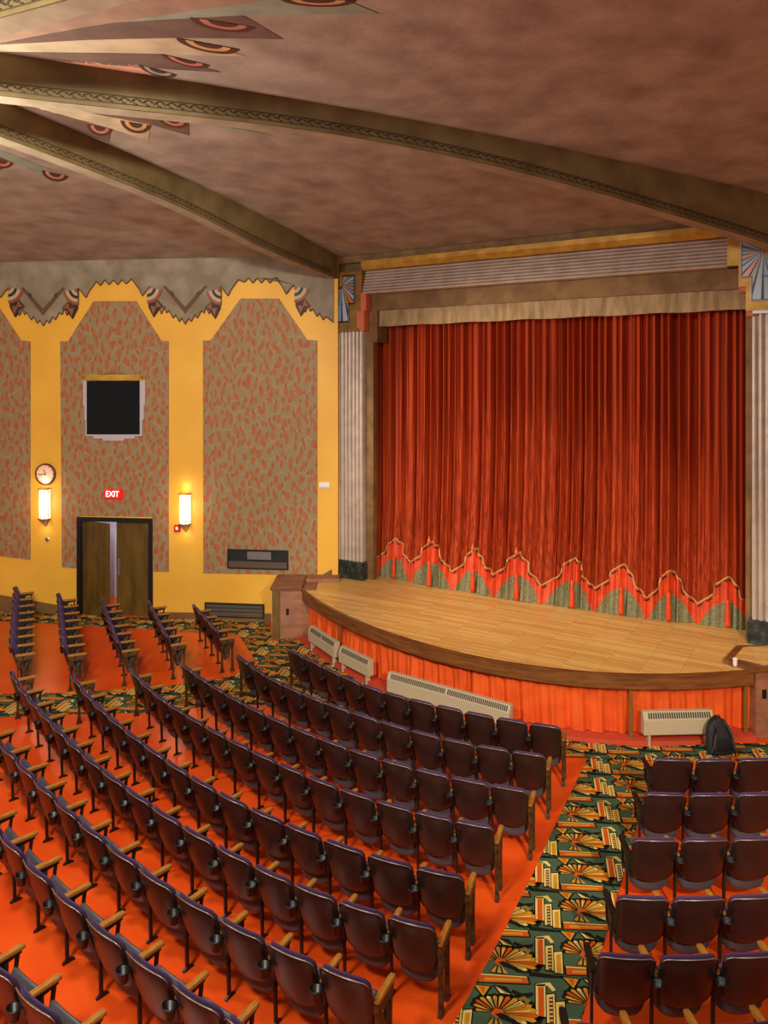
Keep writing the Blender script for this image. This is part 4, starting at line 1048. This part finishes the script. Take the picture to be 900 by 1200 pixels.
# ------------------------------------------------------------------ backpack
bp = P(845, 884)
t = thing('backpack', 'black backpack leaning on the stage front by the right radiator', 'backpack', (bp.x, bp.y, 0.01), 0.1)
bm = bmesh.new(); prof = []
for j in range(13):
    v = j/12; z = 0.50*v; w = 0.205*(1 - 0.15*v)*math.sqrt(max(0.0, 1 - max(0, (v - 0.55)/0.46)**2)) if v < 1 else 0.03
    w = max(w, 0.03)*(0.92 if j == 0 else 1); d = 0.10*(1 - 0.35*v)*(0.85 if j == 0 else 1)
    lean = 0.03 + 0.16*v*0.5
    prof.append([(w*math.copysign(abs(math.cos(a))**0.7, math.cos(a)), lean + d*math.copysign(abs(math.sin(a))**0.7, math.sin(a)), z) for a in [2*PI*k/24 for k in range(25)]])
grid(bm, prof); bmesh.ops.remove_doubles(bm, verts=bm.verts, dist=1e-5); bmesh.ops.holes_fill(bm, edges=bm.edges[:]); obj('bag_body', bm, 'bag', t, smooth=True)
bm = bmesh.new(); rows = []
for j in range(7):
    v = j/6; z = 0.05 + 0.2*v; rows.append([(0.15*u, 0.01 + 0.08*z - 0.10 + 0.0 - 0.035*math.sqrt(max(0, 1 - (u*0.98)**2))*math.sin(PI*(0.12 + 0.76*v)), z) for u in [-1 + 2*k/12 for k in range(13)]])
grid(bm, rows); bmesh.ops.solidify(bm, geom=bm.faces[:], thickness=0.02); obj('front_pocket', bm, 'bag', t, smooth=True)
for sg in (-1, 1):
    bm = bmesh.new(); tube(bm, [(sg*0.05, 0.03, 0.46), (sg*0.09, -0.03, 0.42), (sg*0.13, -0.07, 0.30), (sg*0.15, -0.09, 0.16), (sg*0.19, -0.06, 0.04)], 0.018, 6); obj('shoulder_strap', bm, 'bag_strap', t, smooth=True)
bm = bmesh.new(); tube(bm, [(-0.04, 0.10, 0.485), (-0.03, 0.09, 0.53), (0.03, 0.09, 0.53), (0.04, 0.10, 0.485)], 0.009, 6); obj('grab_handle', bm, 'bag_strap', t, smooth=True)

# ------------------------------------------------------------------ light
def lamp(kind, loc, energy, color=(1, 0.86, 0.68), size=0.5, target=None, spot=60, blend=0.6, name='house light'):
    l = bpy.data.lights.new(name, kind); l.energy = energy; l.color = color
    if kind == 'AREA': l.shape = 'DISK'; l.size = size
    else: l.shadow_soft_size = size
    if kind == 'SPOT': l.spot_size = math.radians(spot); l.spot_blend = blend
    o = bpy.data.objects.new(name.replace(' ', '_'), l); COL.objects.link(o); o.location = loc
    if target: o.rotation_euler = (Vector(target) - Vector(loc)).to_track_quat('-Z', 'Y').to_euler()
    return o
lamp('POINT', (HUB.x, HUB.y, 6.6), 900, (1, 0.93, 0.82), 0.4, name='chandelier light')
lamp('AREA', (-3.5, 2.0, 8.3), 640, (1, 0.92, 0.8), size=1.6, target=(-3.5, 6.5, 0), name='added seating fill')  # unseen lamp, added to brighten the floor and the left and middle seats
lamp('AREA', (4.0, 1.5, 8.2), 110, (1, 0.92, 0.8), size=1.6, target=(3.0, 8.5, 0), name='added seating fill')  # weaker unseen lamp, added to lift the right block of seats
lamp('SPOT', (-1.0, -1.0, 7.8), 5200, (1, 0.92, 0.8), 0.3, target=(-6.2, 17.6, 4.2), spot=40, blend=0.5, name='added wall fill')  # unseen spot, added from behind the camera to brighten the left wall
lamp('SPOT', (-8.2, 12.0, 6.6), 3400, (1, 0.84, 0.64), 0.10, target=(3.6, 15.6, 3.6), spot=44, name='added stage fill')  # unseen side spot, added so the curtain folds shade one another
lamp('SPOT', (3.5, -1.0, 7.4), 4600, (1, 0.88, 0.7), 0.15, target=(2.6, 13.2, 0.7), spot=38, name='added stage fill')  # unseen front spot, added to brighten the stage deck and skirt
s, z = LW.sz(134, 650); lamp('POINT', LW.w(s + 0.1, 0.9, 2.3), 40, (0.86, 0.88, 1.0), 0.1, name='corridor light')
W = bpy.data.worlds.new('world'); SC.world = W; W.use_nodes = True
W.node_tree.nodes['Background'].inputs['Color'].default_value = (1.0, 0.95, 0.88, 1); W.node_tree.nodes['Background'].inputs['Strength'].default_value = 0.2

# ------------------------------------------------------------------ camera
cam = bpy.data.cameras.new('camera'); co = bpy.data.objects.new('camera', cam); COL.objects.link(co); SC.camera = co
co.location = (0, 0, H); co.rotation_euler = (PI/2, 0, 0)
cam.sensor_fit = 'VERTICAL'; cam.sensor_height = 36; cam.sensor_width = 27; cam.lens = 36*F/1200
cam.shift_y = -(600 - HY)/1200; cam.clip_start = 0.05; cam.clip_end = 200
SC.view_settings.view_transform = 'Standard'; SC.view_settings.look = 'None'; SC.view_settings.gamma = 1; SC.view_settings.use_curve_mapping = False
SC.view_settings.exposure = 0.1
print('seats', NSEAT[0])
